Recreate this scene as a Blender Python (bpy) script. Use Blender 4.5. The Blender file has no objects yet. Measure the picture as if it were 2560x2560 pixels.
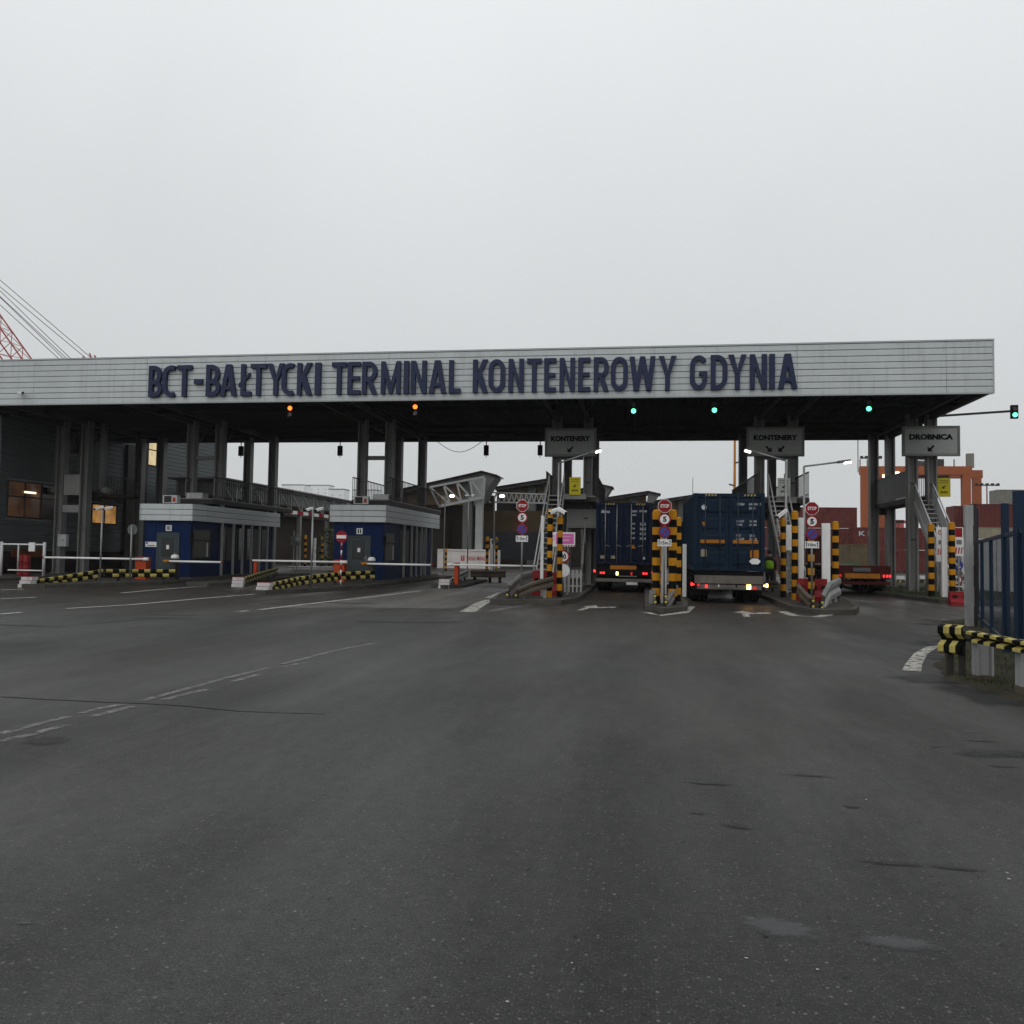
import bpy, math, random
from mathutils import Matrix, Vector, Euler
random.seed(7)
R = math.radians
scene = bpy.context.scene
col = scene.collection

# ------------------------------------------------------------------ camera
F = 2100.0; EYE = 1.7                      # focal length in photo pixels (2560 wide), eye height
YAW = math.atan(320 / F); PITCH = math.atan(99 / F); ROLL = R(0.9)
fh = Vector((-math.sin(YAW), math.cos(YAW), 0)); r0 = Vector((math.cos(YAW), math.sin(YAW), 0))
FW = math.cos(PITCH) * fh + math.sin(PITCH) * Vector((0, 0, 1))
u0 = r0.cross(FW)
RT = math.cos(ROLL) * r0 + math.sin(ROLL) * u0
UP = math.cos(ROLL) * u0 - math.sin(ROLL) * r0
CP = Vector((0, 0, EYE))
cd = bpy.data.cameras.new('camera'); cam = bpy.data.objects.new('camera', cd); col.objects.link(cam)
cd.sensor_fit = 'HORIZONTAL'; cd.sensor_width = 36; cd.lens = 36 * F / 2560
cd.clip_start = 0.1; cd.clip_end = 4000
m = Matrix((RT, UP, -FW)).transposed().to_4x4(); m.translation = CP
cam.matrix_world = m
scene.camera = cam

# ------------------------------------------------------------------ sky, sun, exposure
SUN_EL, SUN_AZ = R(38), R(200)             # soft overcast light from behind the camera
w = bpy.data.worlds.new('World'); scene.world = w; w.use_nodes = True
nt = w.node_tree; nt.nodes.clear()
def wn(t, **k):
    n = nt.nodes.new(t)
    for a, b in k.items(): setattr(n, a, b)
    return n
out = wn('ShaderNodeOutputWorld'); bg = wn('ShaderNodeBackground')
sky = wn('ShaderNodeTexSky', sky_type='NISHITA', sun_disc=False, sun_elevation=SUN_EL, sun_rotation=SUN_AZ)
sky.air_density = 1.0; sky.dust_density = 4.0
tc = wn('ShaderNodeTexCoord'); sep = wn('ShaderNodeSeparateXYZ')
ramp = wn('ShaderNodeValToRGB')            
cr_ = ramp.color_ramp.elements                 # overcast dome: greyer at the horizon, brightening overhead
for pos, c in ((0.0, (.585, .60, .605)), (.10, (.625, .645, .65)), (.36, (.735, .755, .765)), (.56, (.845, .87, .88)), (1.0, (1.0, 1.0, 1.0))):
    e = cr_.new(pos) if 0 < pos < 1 else cr_[0 if pos == 0 else len(cr_) - 1]; e.color = (*c, 1)
noi = wn('ShaderNodeTexNoise'); noi.inputs['Scale'].default_value = 2.2; noi.inputs['Detail'].default_value = 6
mul = wn('ShaderNodeMix', data_type='RGBA', blend_type='MULTIPLY'); mul.inputs[0].default_value = 1
mr = wn('ShaderNodeMapRange'); mr.inputs[1].default_value = 0.3; mr.inputs[2].default_value = 0.7
mr.inputs[3].default_value = 9.65; mr.inputs[4].default_value = 10.35
mix = wn('ShaderNodeMix', data_type='RGBA'); mix.inputs[0].default_value = 0.96
L = nt.links.new
L(tc.outputs['Generated'], sep.inputs[0]); L(sep.outputs['Z'], ramp.inputs[0])
L(tc.outputs['Generated'], noi.inputs['Vector']); L(noi.outputs['Fac'], mr.inputs[0])
L(ramp.outputs[0], mul.inputs[6]); L(mr.outputs[0], mul.inputs[7])
L(sky.outputs[0], mix.inputs[6]); L(mul.outputs[2], mix.inputs[7])
L(mix.outputs[2], bg.inputs[0]); bg.inputs[1].default_value = 0.1
L(bg.outputs[0], out.inputs[0])
sd = bpy.data.lights.new('sun', 'SUN'); sun = bpy.data.objects.new('sun', sd); col.objects.link(sun)
sd.energy = 0.5; sd.angle = R(60); sd.color = (1, 0.985, 0.96)
d = Vector((math.sin(SUN_AZ) * math.cos(SUN_EL), math.cos(SUN_AZ) * math.cos(SUN_EL), math.sin(SUN_EL)))
sun.rotation_euler = d.to_track_quat('Z', 'Y').to_euler()
sun.location = (0, -20, 60)
vs = scene.view_settings
vs.view_transform = 'Standard'; vs.look = 'None'; vs.exposure = 0; vs.gamma = 1; vs.use_curve_mapping = False
scene.cycles.max_bounces = 6; scene.cycles.volume_bounces = 3; scene.cycles.use_denoising = True

HAZE = 0.00022
# ------------------------------------------------------------------ pixels of the photograph to places
def ray(x, y): return FW + RT * ((x - 1280) / F) - UP * ((y - 1280) / F)
def G(x, y, z=0.0):
    d = ray(x, y); return CP + d * ((z - EYE) / d.z)
def W(x, y, Y):
    d = ray(x, y); return CP + d * (Y / d.y)
def WX(x, y, X):
    d = ray(x, y); return CP + d * (X / d.x)

# ------------------------------------------------------------------ materials
def mat(name, rgb, rough=0.6, metal=0.0, var=0.18, scale=1.5, fine=40, bump=0.0, spec=0.4, streak=0.0, dirt=None):
    m = bpy.data.materials.new(name); m.use_nodes = True
    t = m.node_tree; n = t.nodes; b = n['Principled BSDF']; l = t.links.new
    b.inputs['Roughness'].default_value = rough; b.inputs['Metallic'].default_value = metal
    b.inputs['Specular IOR Level'].default_value = spec
    geo = n.new('ShaderNodeNewGeometry')
    n1 = n.new('ShaderNodeTexNoise'); n1.inputs['Scale'].default_value = scale; n1.inputs['Detail'].default_value = 6
    l(geo.outputs['Position'], n1.inputs['Vector'])
    n2 = n.new('ShaderNodeTexNoise'); n2.inputs['Scale'].default_value = fine; n2.inputs['Detail'].default_value = 2
    l(geo.outputs['Position'], n2.inputs['Vector'])
    add = n.new('ShaderNodeMath'); add.operation = 'ADD'; l(n1.outputs['Fac'], add.inputs[0])
    h = n.new('ShaderNodeMath'); h.operation = 'MULTIPLY'; h.inputs[1].default_value = 0.35
    l(n2.outputs['Fac'], h.inputs[0]); l(h.outputs[0], add.inputs[1])
    mr = n.new('ShaderNodeMapRange'); mr.inputs[1].default_value = 0.45; mr.inputs[2].default_value = 0.9
    mr.inputs[3].default_value = 1 - var; mr.inputs[4].default_value = 1 + var
    l(add.outputs[0], mr.inputs[0])
    mx = n.new('ShaderNodeMix'); mx.data_type = 'RGBA'; mx.blend_type = 'MULTIPLY'; mx.inputs[0].default_value = 1
    mx.inputs[6].default_value = (*rgb, 1); l(mr.outputs[0], mx.inputs[7])
    last = mx.outputs[2]
    if streak or dirt:
        mp = n.new('ShaderNodeMapping'); mp.inputs['Scale'].default_value = (5, 5, 0.45)
        l(geo.outputs['Position'], mp.inputs['Vector'])
        n3 = n.new('ShaderNodeTexNoise'); n3.inputs['Scale'].default_value = 1.3; n3.inputs['Detail'].default_value = 7
        l(mp.outputs[0], n3.inputs['Vector'])
        r3 = n.new('ShaderNodeMapRange'); r3.inputs[1].default_value = 0.52; r3.inputs[2].default_value = 0.75
        r3.inputs[3].default_value = 0; r3.inputs[4].default_value = streak or 0.5
        l(n3.outputs['Fac'], r3.inputs[0])
        m3 = n.new('ShaderNodeMix'); m3.data_type = 'RGBA'; l(r3.outputs[0], m3.inputs[0]); l(last, m3.inputs[6])
        m3.inputs[7].default_value = (*(dirt or (0.06, 0.05, 0.04)), 1); last = m3.outputs[2]
    l(last, b.inputs['Base Color'])
    rr = n.new('ShaderNodeMapRange'); rr.inputs[3].default_value = max(0.05, rough - 0.12); rr.inputs[4].default_value = min(1, rough + 0.12)
    l(n1.outputs['Fac'], rr.inputs[0]); l(rr.outputs[0], b.inputs['Roughness'])
    if bump:
        bp = n.new('ShaderNodeBump'); bp.inputs['Strength'].default_value = bump; bp.inputs['Distance'].default_value = 0.02
        l(n2.outputs['Fac'], bp.inputs['Height']); l(bp.outputs[0], b.inputs['Normal'])
    return m
def emit(name, rgb, s, core=(0.02, 0.02, 0.02)):
    m = bpy.data.materials.new(name); m.use_nodes = True
    b = m.node_tree.nodes['Principled BSDF']; b.inputs['Base Color'].default_value = (*core, 1)
    b.inputs['Emission Color'].default_value = (*rgb, 1); b.inputs['Emission Strength'].default_value = s
    return m
def room(name, rgb, s):
    """a window with a lit room behind it: uneven warm light"""
    m = emit(name, rgb, s); t = m.node_tree; n = t.nodes; b = n['Principled BSDF']
    geo = n.new('ShaderNodeNewGeometry'); no = n.new('ShaderNodeTexNoise'); no.inputs['Scale'].default_value = 1.1; no.inputs['Detail'].default_value = 3
    t.links.new(geo.outputs['Position'], no.inputs['Vector'])
    mr = n.new('ShaderNodeMapRange'); mr.inputs[1].default_value = 0.35; mr.inputs[2].default_value = 0.65
    mr.inputs[3].default_value = s * 0.45; mr.inputs[4].default_value = s * 1.3
    t.links.new(no.outputs['Fac'], mr.inputs[0]); t.links.new(mr.outputs[0], b.inputs['Emission Strength'])
    b.inputs['Roughness'].default_value = 0.15
    return m
def asphalt(name, rgb, rough=0.62, gate=False):
    m = bpy.data.materials.new(name); m.use_nodes = True
    t = m.node_tree; n = t.nodes; b = n['Principled BSDF']; l = t.links.new
    geo = n.new('ShaderNodeNewGeometry'); P = geo.outputs['Position']
    mp = n.new('ShaderNodeMapping'); mp.inputs['Scale'].default_value = (1, 0.3, 1); mp.inputs['Rotation'].default_value = (0, 0, 0.12); l(P, mp.inputs['Vector'])
    def noise(s, d=4, rg=0.55, lane=False):
        x = n.new('ShaderNodeTexNoise'); x.inputs['Scale'].default_value = s; x.inputs['Detail'].default_value = d
        x.inputs['Roughness'].default_value = rg; l(mp.outputs[0] if lane else P, x.inputs['Vector']); return x.outputs['Fac']
    def rng(v, a, b_, c, d_):
        x = n.new('ShaderNodeMapRange'); x.inputs[1].default_value = a; x.inputs[2].default_value = b_
        x.inputs[3].default_value = c; x.inputs[4].default_value = d_; l(v, x.inputs[0]); return x.outputs[0]
    def mixc(f, a, c, bl='MIX'):
        x = n.new('ShaderNodeMix'); x.data_type = 'RGBA'; x.blend_type = bl
        if isinstance(f, float): x.inputs[0].default_value = f
        else: l(f, x.inputs[0])
        for i, v in ((6, a), (7, c)):
            if isinstance(v, tuple): x.inputs[i].default_value = (*v, 1)
            else: l(v, x.inputs[i])
        return x.outputs[2]
    big = noise(0.28, 5, 0.55, True); mid = noise(1.6, 6, 0.65, True); fine = noise(95, 2); grit = noise(38, 3)
    base = mixc(rng(big, 0.35, 0.65, 0, 1), tuple(c * 0.66 for c in rgb), tuple(c * 1.22 for c in rgb))
    mpb = n.new('ShaderNodeMapping'); mpb.inputs['Scale'].default_value = (1, 0.06, 1); mpb.inputs['Rotation'].default_value = (0, 0, 0.2); l(P, mpb.inputs['Vector'])
    nb = n.new('ShaderNodeTexNoise'); nb.inputs['Scale'].default_value = 0.62; nb.inputs['Detail'].default_value = 4; l(mpb.outputs[0], nb.inputs['Vector'])
    base = mixc(1.0, base, rng(nb.outputs['Fac'], 0.32, 0.68, 0.70, 1.26), 'MULTIPLY')   # tyre-worn bands along the lanes
    br = noise(0.09, 3)
    base = mixc(rng(br, 0.45, 0.62, 0.0, 0.55), base, (rgb[0] * 1.12, rgb[1] * 0.99, rgb[2] * 0.88))
    base = mixc(1.0, base, rng(mid, 0.3, 0.7, 0.84, 1.16), 'MULTIPLY')
    base = mixc(1.0, base, rng(fine, 0.3, 0.7, 0.55, 1.5), 'MULTIPLY')
    base = mixc(1.0, base, rng(noise(9, 12, 0.82), 0.3, 0.7, 0.6, 1.4), 'MULTIPLY')
    vor = n.new('ShaderNodeTexVoronoi'); vor.voronoi_dimensions = '2D'; vor.inputs['Scale'].default_value = 24; l(P, vor.inputs['Vector'])
    sp = n.new('ShaderNodeSeparateColor'); l(vor.outputs['Color'], sp.inputs[0])
    near = rng(vor.outputs['Distance'], 0.05, 0.22, 1, 0); pick = rng(sp.outputs[0], 0.84, 1.0, 0, 0.9)
    mm = n.new('ShaderNodeMath'); mm.operation = 'MULTIPLY'; l(near, mm.inputs[0]); l(pick, mm.inputs[1])
    base = mixc(mm.outputs[0], base, (0.19, 0.187, 0.172))           # pale chippings
    vo2 = n.new('ShaderNodeTexVoronoi'); vo2.voronoi_dimensions = '2D'; vo2.inputs['Scale'].default_value = 61; l(P, vo2.inputs['Vector'])
    s2 = n.new('ShaderNodeSeparateColor'); l(vo2.outputs['Color'], s2.inputs[0]); m3 = n.new('ShaderNodeMath'); m3.operation = 'MULTIPLY'
    l(rng(vo2.outputs['Distance'], 0.12, 0.35, 1, 0), m3.inputs[0]); l(rng(s2.outputs[0], 0.62, 1.0, 0, 0.55), m3.inputs[1])
    base = mixc(m3.outputs[0], base, (0.15, 0.148, 0.138))           # finer stone
    pick2 = rng(sp.outputs[1], 0.90, 0.95, 0, 1)
    m2 = n.new('ShaderNodeMath'); m2.operation = 'MULTIPLY'; l(near, m2.inputs[0]); l(pick2, m2.inputs[1])
    base = mixc(m2.outputs[0], base, (0.008, 0.008, 0.008))          # pits
    wet = noise(0.5, 6, 0.6, True); ro = rng(wet, 0.38, 0.64, rough + 0.1, rough - 0.27)
    if gate:                                # oil-darkened, wetter ground where the queue of trucks stands
        sx = n.new('ShaderNodeSeparateXYZ'); l(P, sx.inputs[0]); w2 = noise(0.22, 4)
        ya = n.new('ShaderNodeMath'); ya.operation = 'MULTIPLY_ADD'; ya.inputs[1].default_value = 14; l(w2, ya.inputs[0]); l(sx.outputs['Y'], ya.inputs[2])
        f = rng(ya.outputs[0], 24, 34, 0, 1)
        base = mixc(f, base, mixc(1.0, base, (0.74, 0.66, 0.57), 'MULTIPLY'))
        rm = n.new('ShaderNodeMix'); rm.data_type = 'FLOAT'; l(f, rm.inputs[0]); l(ro, rm.inputs[2])
        l(rng(wet, 0.42, 0.6, 0.62, 0.30), rm.inputs[3]); ro = rm.outputs[0]
    l(base, b.inputs['Base Color']); l(ro, b.inputs['Roughness'])
    b.inputs['Specular IOR Level'].default_value = 0.24
    bp = n.new('ShaderNodeBump'); bp.inputs['Strength'].default_value = 0.5; bp.inputs['Distance'].default_value = 0.01
    ad = n.new('ShaderNodeMath'); ad.operation = 'ADD'; l(fine, ad.inputs[0]); l(grit, ad.inputs[1])
    l(ad.outputs[0], bp.inputs['Height']); l(bp.outputs[0], b.inputs['Normal'])
    return m
def paint_worn(name, rgb, under, lo=0.42, hi=0.56):
    m = bpy.data.materials.new(name); m.use_nodes = True
    t = m.node_tree; n = t.nodes; b = n['Principled BSDF']; l = t.links.new
    geo = n.new('ShaderNodeNewGeometry'); no = n.new('ShaderNodeTexNoise'); no.inputs['Scale'].default_value = 7; no.inputs['Detail'].default_value = 8
    no.inputs['Roughness'].default_value = 0.7
    l(geo.outputs['Position'], no.inputs['Vector'])
    mr = n.new('ShaderNodeMapRange'); mr.inputs[1].default_value = lo; mr.inputs[2].default_value = hi; l(no.outputs['Fac'], mr.inputs[0])
    b.inputs['Base Color'].default_value = (*rgb, 1); b.inputs['Roughness'].default_value = 0.6; b.inputs['Specular IOR Level'].default_value = 0.3
    tr = n.new('ShaderNodeBsdfTransparent'); mx = n.new('ShaderNodeMixShader'); l(mr.outputs[0], mx.inputs[0]); l(tr.outputs[0], mx.inputs[1]); l(b.outputs[0], mx.inputs[2])
    l(mx.outputs[0], n['Material Output'].inputs['Surface'])
    return m
def glass(name, rgb, rough=0.06):
    m = mat(name, rgb, rough, spec=0.5, var=0.1); return m

def softstain(name, rgb, rough, k):
    m = bpy.data.materials.new(name); m.use_nodes = True
    t = m.node_tree; n = t.nodes; b = n['Principled BSDF']; l = t.links.new; o = n['Material Output']
    b.inputs['Base Color'].default_value = (*rgb, 1); b.inputs['Roughness'].default_value = rough; b.inputs['Specular IOR Level'].default_value = 0.3
    at = n.new('ShaderNodeAttribute'); at.attribute_name = 'soft'; tr = n.new('ShaderNodeBsdfTransparent'); mx = n.new('ShaderNodeMixShader')
    geo = n.new('ShaderNodeNewGeometry'); no = n.new('ShaderNodeTexNoise'); no.inputs['Scale'].default_value = 22; no.inputs['Detail'].default_value = 6; l(geo.outputs['Position'], no.inputs['Vector'])
    a = n.new('ShaderNodeMath'); a.operation = 'MULTIPLY_ADD'; a.inputs[1].default_value = 0.9; a.inputs[2].default_value = -0.45; l(no.outputs['Fac'], a.inputs[0])
    s = n.new('ShaderNodeMath'); s.operation = 'ADD'; l(at.outputs['Fac'], s.inputs[0]); l(a.outputs[0], s.inputs[1])
    r = n.new('ShaderNodeMapRange'); r.inputs[1].default_value = 0.12; r.inputs[2].default_value = 0.75; r.inputs[3].default_value = 0; r.inputs[4].default_value = k; l(s.outputs[0], r.inputs[0])
    l(r.outputs[0], mx.inputs[0]); l(tr.outputs[0], mx.inputs[1]); l(b.outputs[0], mx.inputs[2]); l(mx.outputs[0], o.inputs['Surface'])
    return m
M = dict(
    asphalt=asphalt('asphalt', (0.036, 0.0362, 0.0355), gate=True),
    apron=asphalt('concrete_apron', (0.090, 0.088, 0.082), 0.66),
    patch=asphalt('dark_asphalt_patch', (0.022, 0.022, 0.022), 0.55),
    softdark=softstain('damp_stain', (0.014, 0.014, 0.014), 0.55, 0.78), softpale=softstain('dusty_stain', (0.09, 0.092, 0.094), 0.6, 0.6),
    mesh=None,
    pale=asphalt('pale_asphalt_patch', (0.085, 0.086, 0.088), 0.5),
    kerb=mat('kerb_concrete', (0.065, 0.062, 0.055), 0.85, var=0.3, bump=0.3, spec=0.15),
    island=mat('island_paving', (0.05, 0.046, 0.04), 0.9, var=0.35, bump=0.4, spec=0.1),
    soil=mat('verge_soil', (0.035, 0.032, 0.022), 0.95, var=0.5, fine=14, bump=0.8, spec=0.1),
    grass=mat('grass_blades', (0.045, 0.06, 0.02), 0.8, var=0.4, spec=0.2),
    line=paint_worn('worn_line_paint', (0.42, 0.42, 0.40), None, 0.34, 0.50),
    line2=paint_worn('very_worn_line_paint', (0.27, 0.27, 0.26), None, 0.40, 0.72),
    kerbpaint=paint_worn('kerb_white_paint', (0.44, 0.43, 0.39), None, 0.38, 0.56),
    clad=mat('grey_cladding', (0.51, 0.545, 0.555), 0.5, 0.0, var=0.07, scale=0.7, fine=6, spec=0.35, streak=0.4, dirt=(0.33, 0.335, 0.33)),
    clad_shaded=mat('office_cladding_shaded', (0.085, 0.096, 0.10), 0.55, var=0.12, scale=0.8, streak=0.3, dirt=(0.06, 0.065, 0.065), spec=0.25),  # shade under the canopy painted in: darker copy of the front boards' cladding
    joint=mat('cladding_joint', (0.27, 0.28, 0.285), 0.7, var=0.1, spec=0.2),
    trim=mat('cladding_trim', (0.40, 0.42, 0.43), 0.45, var=0.08),
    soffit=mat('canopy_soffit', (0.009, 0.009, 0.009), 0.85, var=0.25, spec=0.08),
    steel=mat('painted_steel_column', (0.19, 0.195, 0.185), 0.6, var=0.18, scale=0.9, streak=0.45, dirt=(0.06, 0.055, 0.048), spec=0.25),
    steeld=mat('dark_steel', (0.035, 0.034, 0.032), 0.65, var=0.2, streak=0.3, spec=0.15),
    galv=mat('galvanised_steel', (0.25, 0.255, 0.25), 0.42, 0.55, var=0.2, streak=0.3, dirt=(0.14, 0.12, 0.1)),
    rail=mat('weathered_rail', (0.095, 0.078, 0.058), 0.65, 0.1, var=0.35, streak=0.5, dirt=(0.05, 0.03, 0.015), spec=0.2),
    navy=mat('letter_navy', (0.013, 0.021, 0.062), 0.5, var=0.12, spec=0.25),
    blue=mat('booth_blue', (0.0018, 0.0125, 0.058), 0.55, var=0.25, spec=0.08, streak=0.45, dirt=(0.006, 0.011, 0.026)),
    doorg=mat('booth_door_grey', (0.042, 0.055, 0.06), 0.55, var=0.1, spec=0.2),
    fin=mat('booth_post', (0.30, 0.305, 0.30), 0.5, 0.1, var=0.15, streak=0.3, spec=0.25),
    white=mat('white_paint', (0.74, 0.75, 0.74), 0.45, var=0.08, streak=0.25, dirt=(0.35, 0.33, 0.3)),
    whited=mat('soiled_white', (0.52, 0.53, 0.53), 0.55, var=0.15, streak=0.45, dirt=(0.22, 0.21, 0.2)),
    boom=mat('boom_white', (0.80, 0.80, 0.79), 0.4, var=0.06),
    orange=mat('barrier_orange', (0.40, 0.05, 0.010), 0.5, var=0.1, streak=0.2, dirt=(0.18, 0.03, 0.01), spec=0.2),
    amber=mat('amber_plastic', (0.36, 0.135, 0.012), 0.55, var=0.15, spec=0.2),
    red=mat('red_plastic', (0.20, 0.010, 0.014), 0.5, var=0.15, streak=0.25, dirt=(0.07, 0.01, 0.01), spec=0.2),
    signred=mat('sign_red', (0.24, 0.006, 0.012), 0.45, var=0.06, spec=0.2),
    signwhite=mat('sign_white', (0.72, 0.72, 0.71), 0.4, var=0.06, streak=0.15, dirt=(0.4, 0.4, 0.38)),
    signblue=mat('sign_blue', (0.045, 0.06, 0.26), 0.45, var=0.06, spec=0.2),
    signgrey=mat('sign_grey', (0.36, 0.375, 0.36), 0.55, var=0.08, spec=0.25),
    signback=mat('sign_back', (0.11, 0.12, 0.12), 0.5, 0.2, var=0.12, spec=0.2),
    yellow=mat('sign_yellow', (0.50, 0.42, 0.012), 0.5, var=0.08, spec=0.2),
    pink=mat('sign_pink', (0.62, 0.12, 0.38), 0.45, var=0.08),
    black=mat('black_paint', (0.004, 0.004, 0.004), 0.6, var=0.2, spec=0.06),
    stripey=mat('hazard_yellow', (0.48, 0.21, 0.005), 0.55, var=0.14, streak=0.55, dirt=(0.15, 0.07, 0.01), spec=0.18),
    raily=mat('rail_yellow', (0.42, 0.35, 0.10), 0.6, var=0.2, streak=0.4, dirt=(0.16, 0.12, 0.04), spec=0.2),
    rubber=mat('tyre_rubber', (0.006, 0.006, 0.006), 0.8, var=0.2, bump=0.2, spec=0.08),
    navybox=mat('container_navy', (0.0045, 0.0095, 0.026), 0.55, var=0.25, streak=0.3, dirt=(0.011, 0.013, 0.017), spec=0.1),
    bluebox=mat('container_blue', (0.0055, 0.0165, 0.034), 0.55, var=0.3, streak=0.5, dirt=(0.016, 0.021, 0.027), spec=0.1),
    maroon=mat('container_maroon', (0.115, 0.028, 0.024), 0.65, var=0.25, streak=0.4, dirt=(0.05, 0.02, 0.017), spec=0.15),
    cream=mat('container_cream', (0.26, 0.24, 0.17), 0.65, var=0.15, streak=0.4, dirt=(0.13, 0.1, 0.06), spec=0.2),
    greybox=mat('container_grey', (0.2, 0.2, 0.175), 0.65, var=0.15, streak=0.4, spec=0.2),
    whitebox=mat('container_white', (0.62, 0.59, 0.57), 0.55, var=0.1, streak=0.3, dirt=(0.3, 0.2, 0.18)),
    chassis=mat('chassis_black', (0.006, 0.006, 0.006), 0.7, var=0.3, spec=0.08),
    chassisred=mat('chassis_red', (0.055, 0.007, 0.006), 0.6, var=0.25, spec=0.15),
    cabred=mat('cab_maroon', (0.07, 0.014, 0.013), 0.45, var=0.1, spec=0.2),
    alu=mat('bumper_aluminium', (0.135, 0.12, 0.105), 0.5, 0.1, var=0.25, streak=0.5, dirt=(0.05, 0.043, 0.036), spec=0.25),
    plate=mat('number_plate', (0.55, 0.56, 0.55), 0.4, var=0.1),
    shed=mat('shed_roof', (0.13, 0.135, 0.13), 0.6, var=0.15, streak=0.35, spec=0.2),
    shedtan=mat('shed_tan', (0.24, 0.165, 0.10), 0.75, var=0.12, streak=0.3, spec=0.15),
    shedwall=mat('shed_wall', (0.026, 0.021, 0.017), 0.8, var=0.2, streak=0.35, spec=0.08),
    shedochre=mat('shed_ochre', (0.05, 0.034, 0.017), 0.8, var=0.15, streak=0.3, spec=0.08),
    shedglass=mat('shed_glazing', (0.016, 0.018, 0.021), 0.4, var=0.25, spec=0.15),
    truss=mat('truss_white', (0.28, 0.29, 0.29), 0.5, var=0.12),
    citywin=mat('far_city_window', (0.60, 0.62, 0.64), 0.6, var=0.1),  # town windows lifted to the same painted haze tone
    tan=mat('container_tan', (0.12, 0.095, 0.055), 0.7, var=0.2, streak=0.4, spec=0.15),
    crane=mat('crane_orange', (0.31, 0.082, 0.024), 0.55, var=0.12, streak=0.25, dirt=(0.22, 0.05, 0.015), spec=0.2),
    cranered=mat('crane_red', (0.36, 0.04, 0.03), 0.5, var=0.15),
    fence=mat('fence_blue', (0.006, 0.020, 0.046), 0.5, var=0.15, streak=0.2, dirt=(0.01, 0.02, 0.04), spec=0.2),
    city=mat('far_city_grey', (0.80, 0.82, 0.83), 0.8, var=0.1, scale=0.05, fine=1),  # haze painted in: walls coloured close to the sky so they fade
    brick=mat('office_plinth', (0.022, 0.014, 0.012), 0.85, var=0.3, spec=0.08),
    skin=mat('skin', (0.42, 0.25, 0.18), 0.55, var=0.1),
    vest=mat('hi_vis_vest', (0.22, 0.42, 0.012), 0.65, var=0.12, spec=0.15),
    cloth=mat('dark_clothing', (0.012, 0.013, 0.018), 0.85, var=0.3),
    hair=mat('dark_hair', (0.02, 0.015, 0.012), 0.7),
    pane=glass('dark_window_glass', (0.014, 0.016, 0.017)),
    blind=mat('window_blind', (0.085, 0.084, 0.075), 0.55, var=0.12, spec=0.2),
    timber=mat('wooden_board', (0.15, 0.05, 0.018), 0.65, var=0.2, spec=0.15),
    foliage=mat('dark_foliage', (0.035, 0.055, 0.018), 0.8, var=0.4),
    bluerod=mat('container_blue_worn', (0.02, 0.03, 0.05), 0.5, var=0.3, spec=0.2),
    winwarm=room('lit_window_warm', (1.0, 0.50, 0.14), 0.33),
    windim=room('lit_window_dim', (1.0, 0.42, 0.16), 0.032),
    wincream=room('lit_window_cream', (1.0, 0.78, 0.42), 0.5),
    tube=emit('lamp_tube', (1.0, 0.75, 0.42), 2.2),
    led=emit('lamp_led', (1.0, 0.93, 0.72), 6),
    ledg=emit('gantry_lamp', (1.0, 0.80, 0.45), 4),
    ledr=emit('signal_red', (1.0, 0.16, 0.02), 3.2),
    ledgr=emit('signal_green', (0.12, 1.0, 0.50), 3.0),
    lensoff=mat('dark_lens', (0.03, 0.02, 0.02), 0.25, spec=0.6),
    tail=emit('tail_light', (1.0, 0.035, 0.04), 1.6), taildim=emit('tail_light_dim', (0.9, 0.02, 0.03), 0.5, (0.25, 0.01, 0.01)),
    blink=emit('indicator', (1.0, 0.50, 0.12), 9),
    hivis=mat('container_lettering', (0.45, 0.47, 0.50), 0.5, var=0.25, scale=8),
    redtext=mat('red_lettering', (0.42, 0.05, 0.06), 0.5, var=0.1),
)

def wiremesh():
    m = mat('welded_mesh', (0.008, 0.024, 0.05), 0.5, spec=0.15); t = m.node_tree; n = t.nodes; b = n['Principled BSDF']; o = n['Material Output']
    tr = n.new('ShaderNodeBsdfTransparent'); mx = n.new('ShaderNodeMixShader'); mx.inputs[0].default_value = 0.62
    t.links.new(tr.outputs[0], mx.inputs[1]); t.links.new(b.outputs[0], mx.inputs[2]); t.links.new(mx.outputs[0], o.inputs['Surface']); return m
M['mesh'] = wiremesh()
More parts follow.
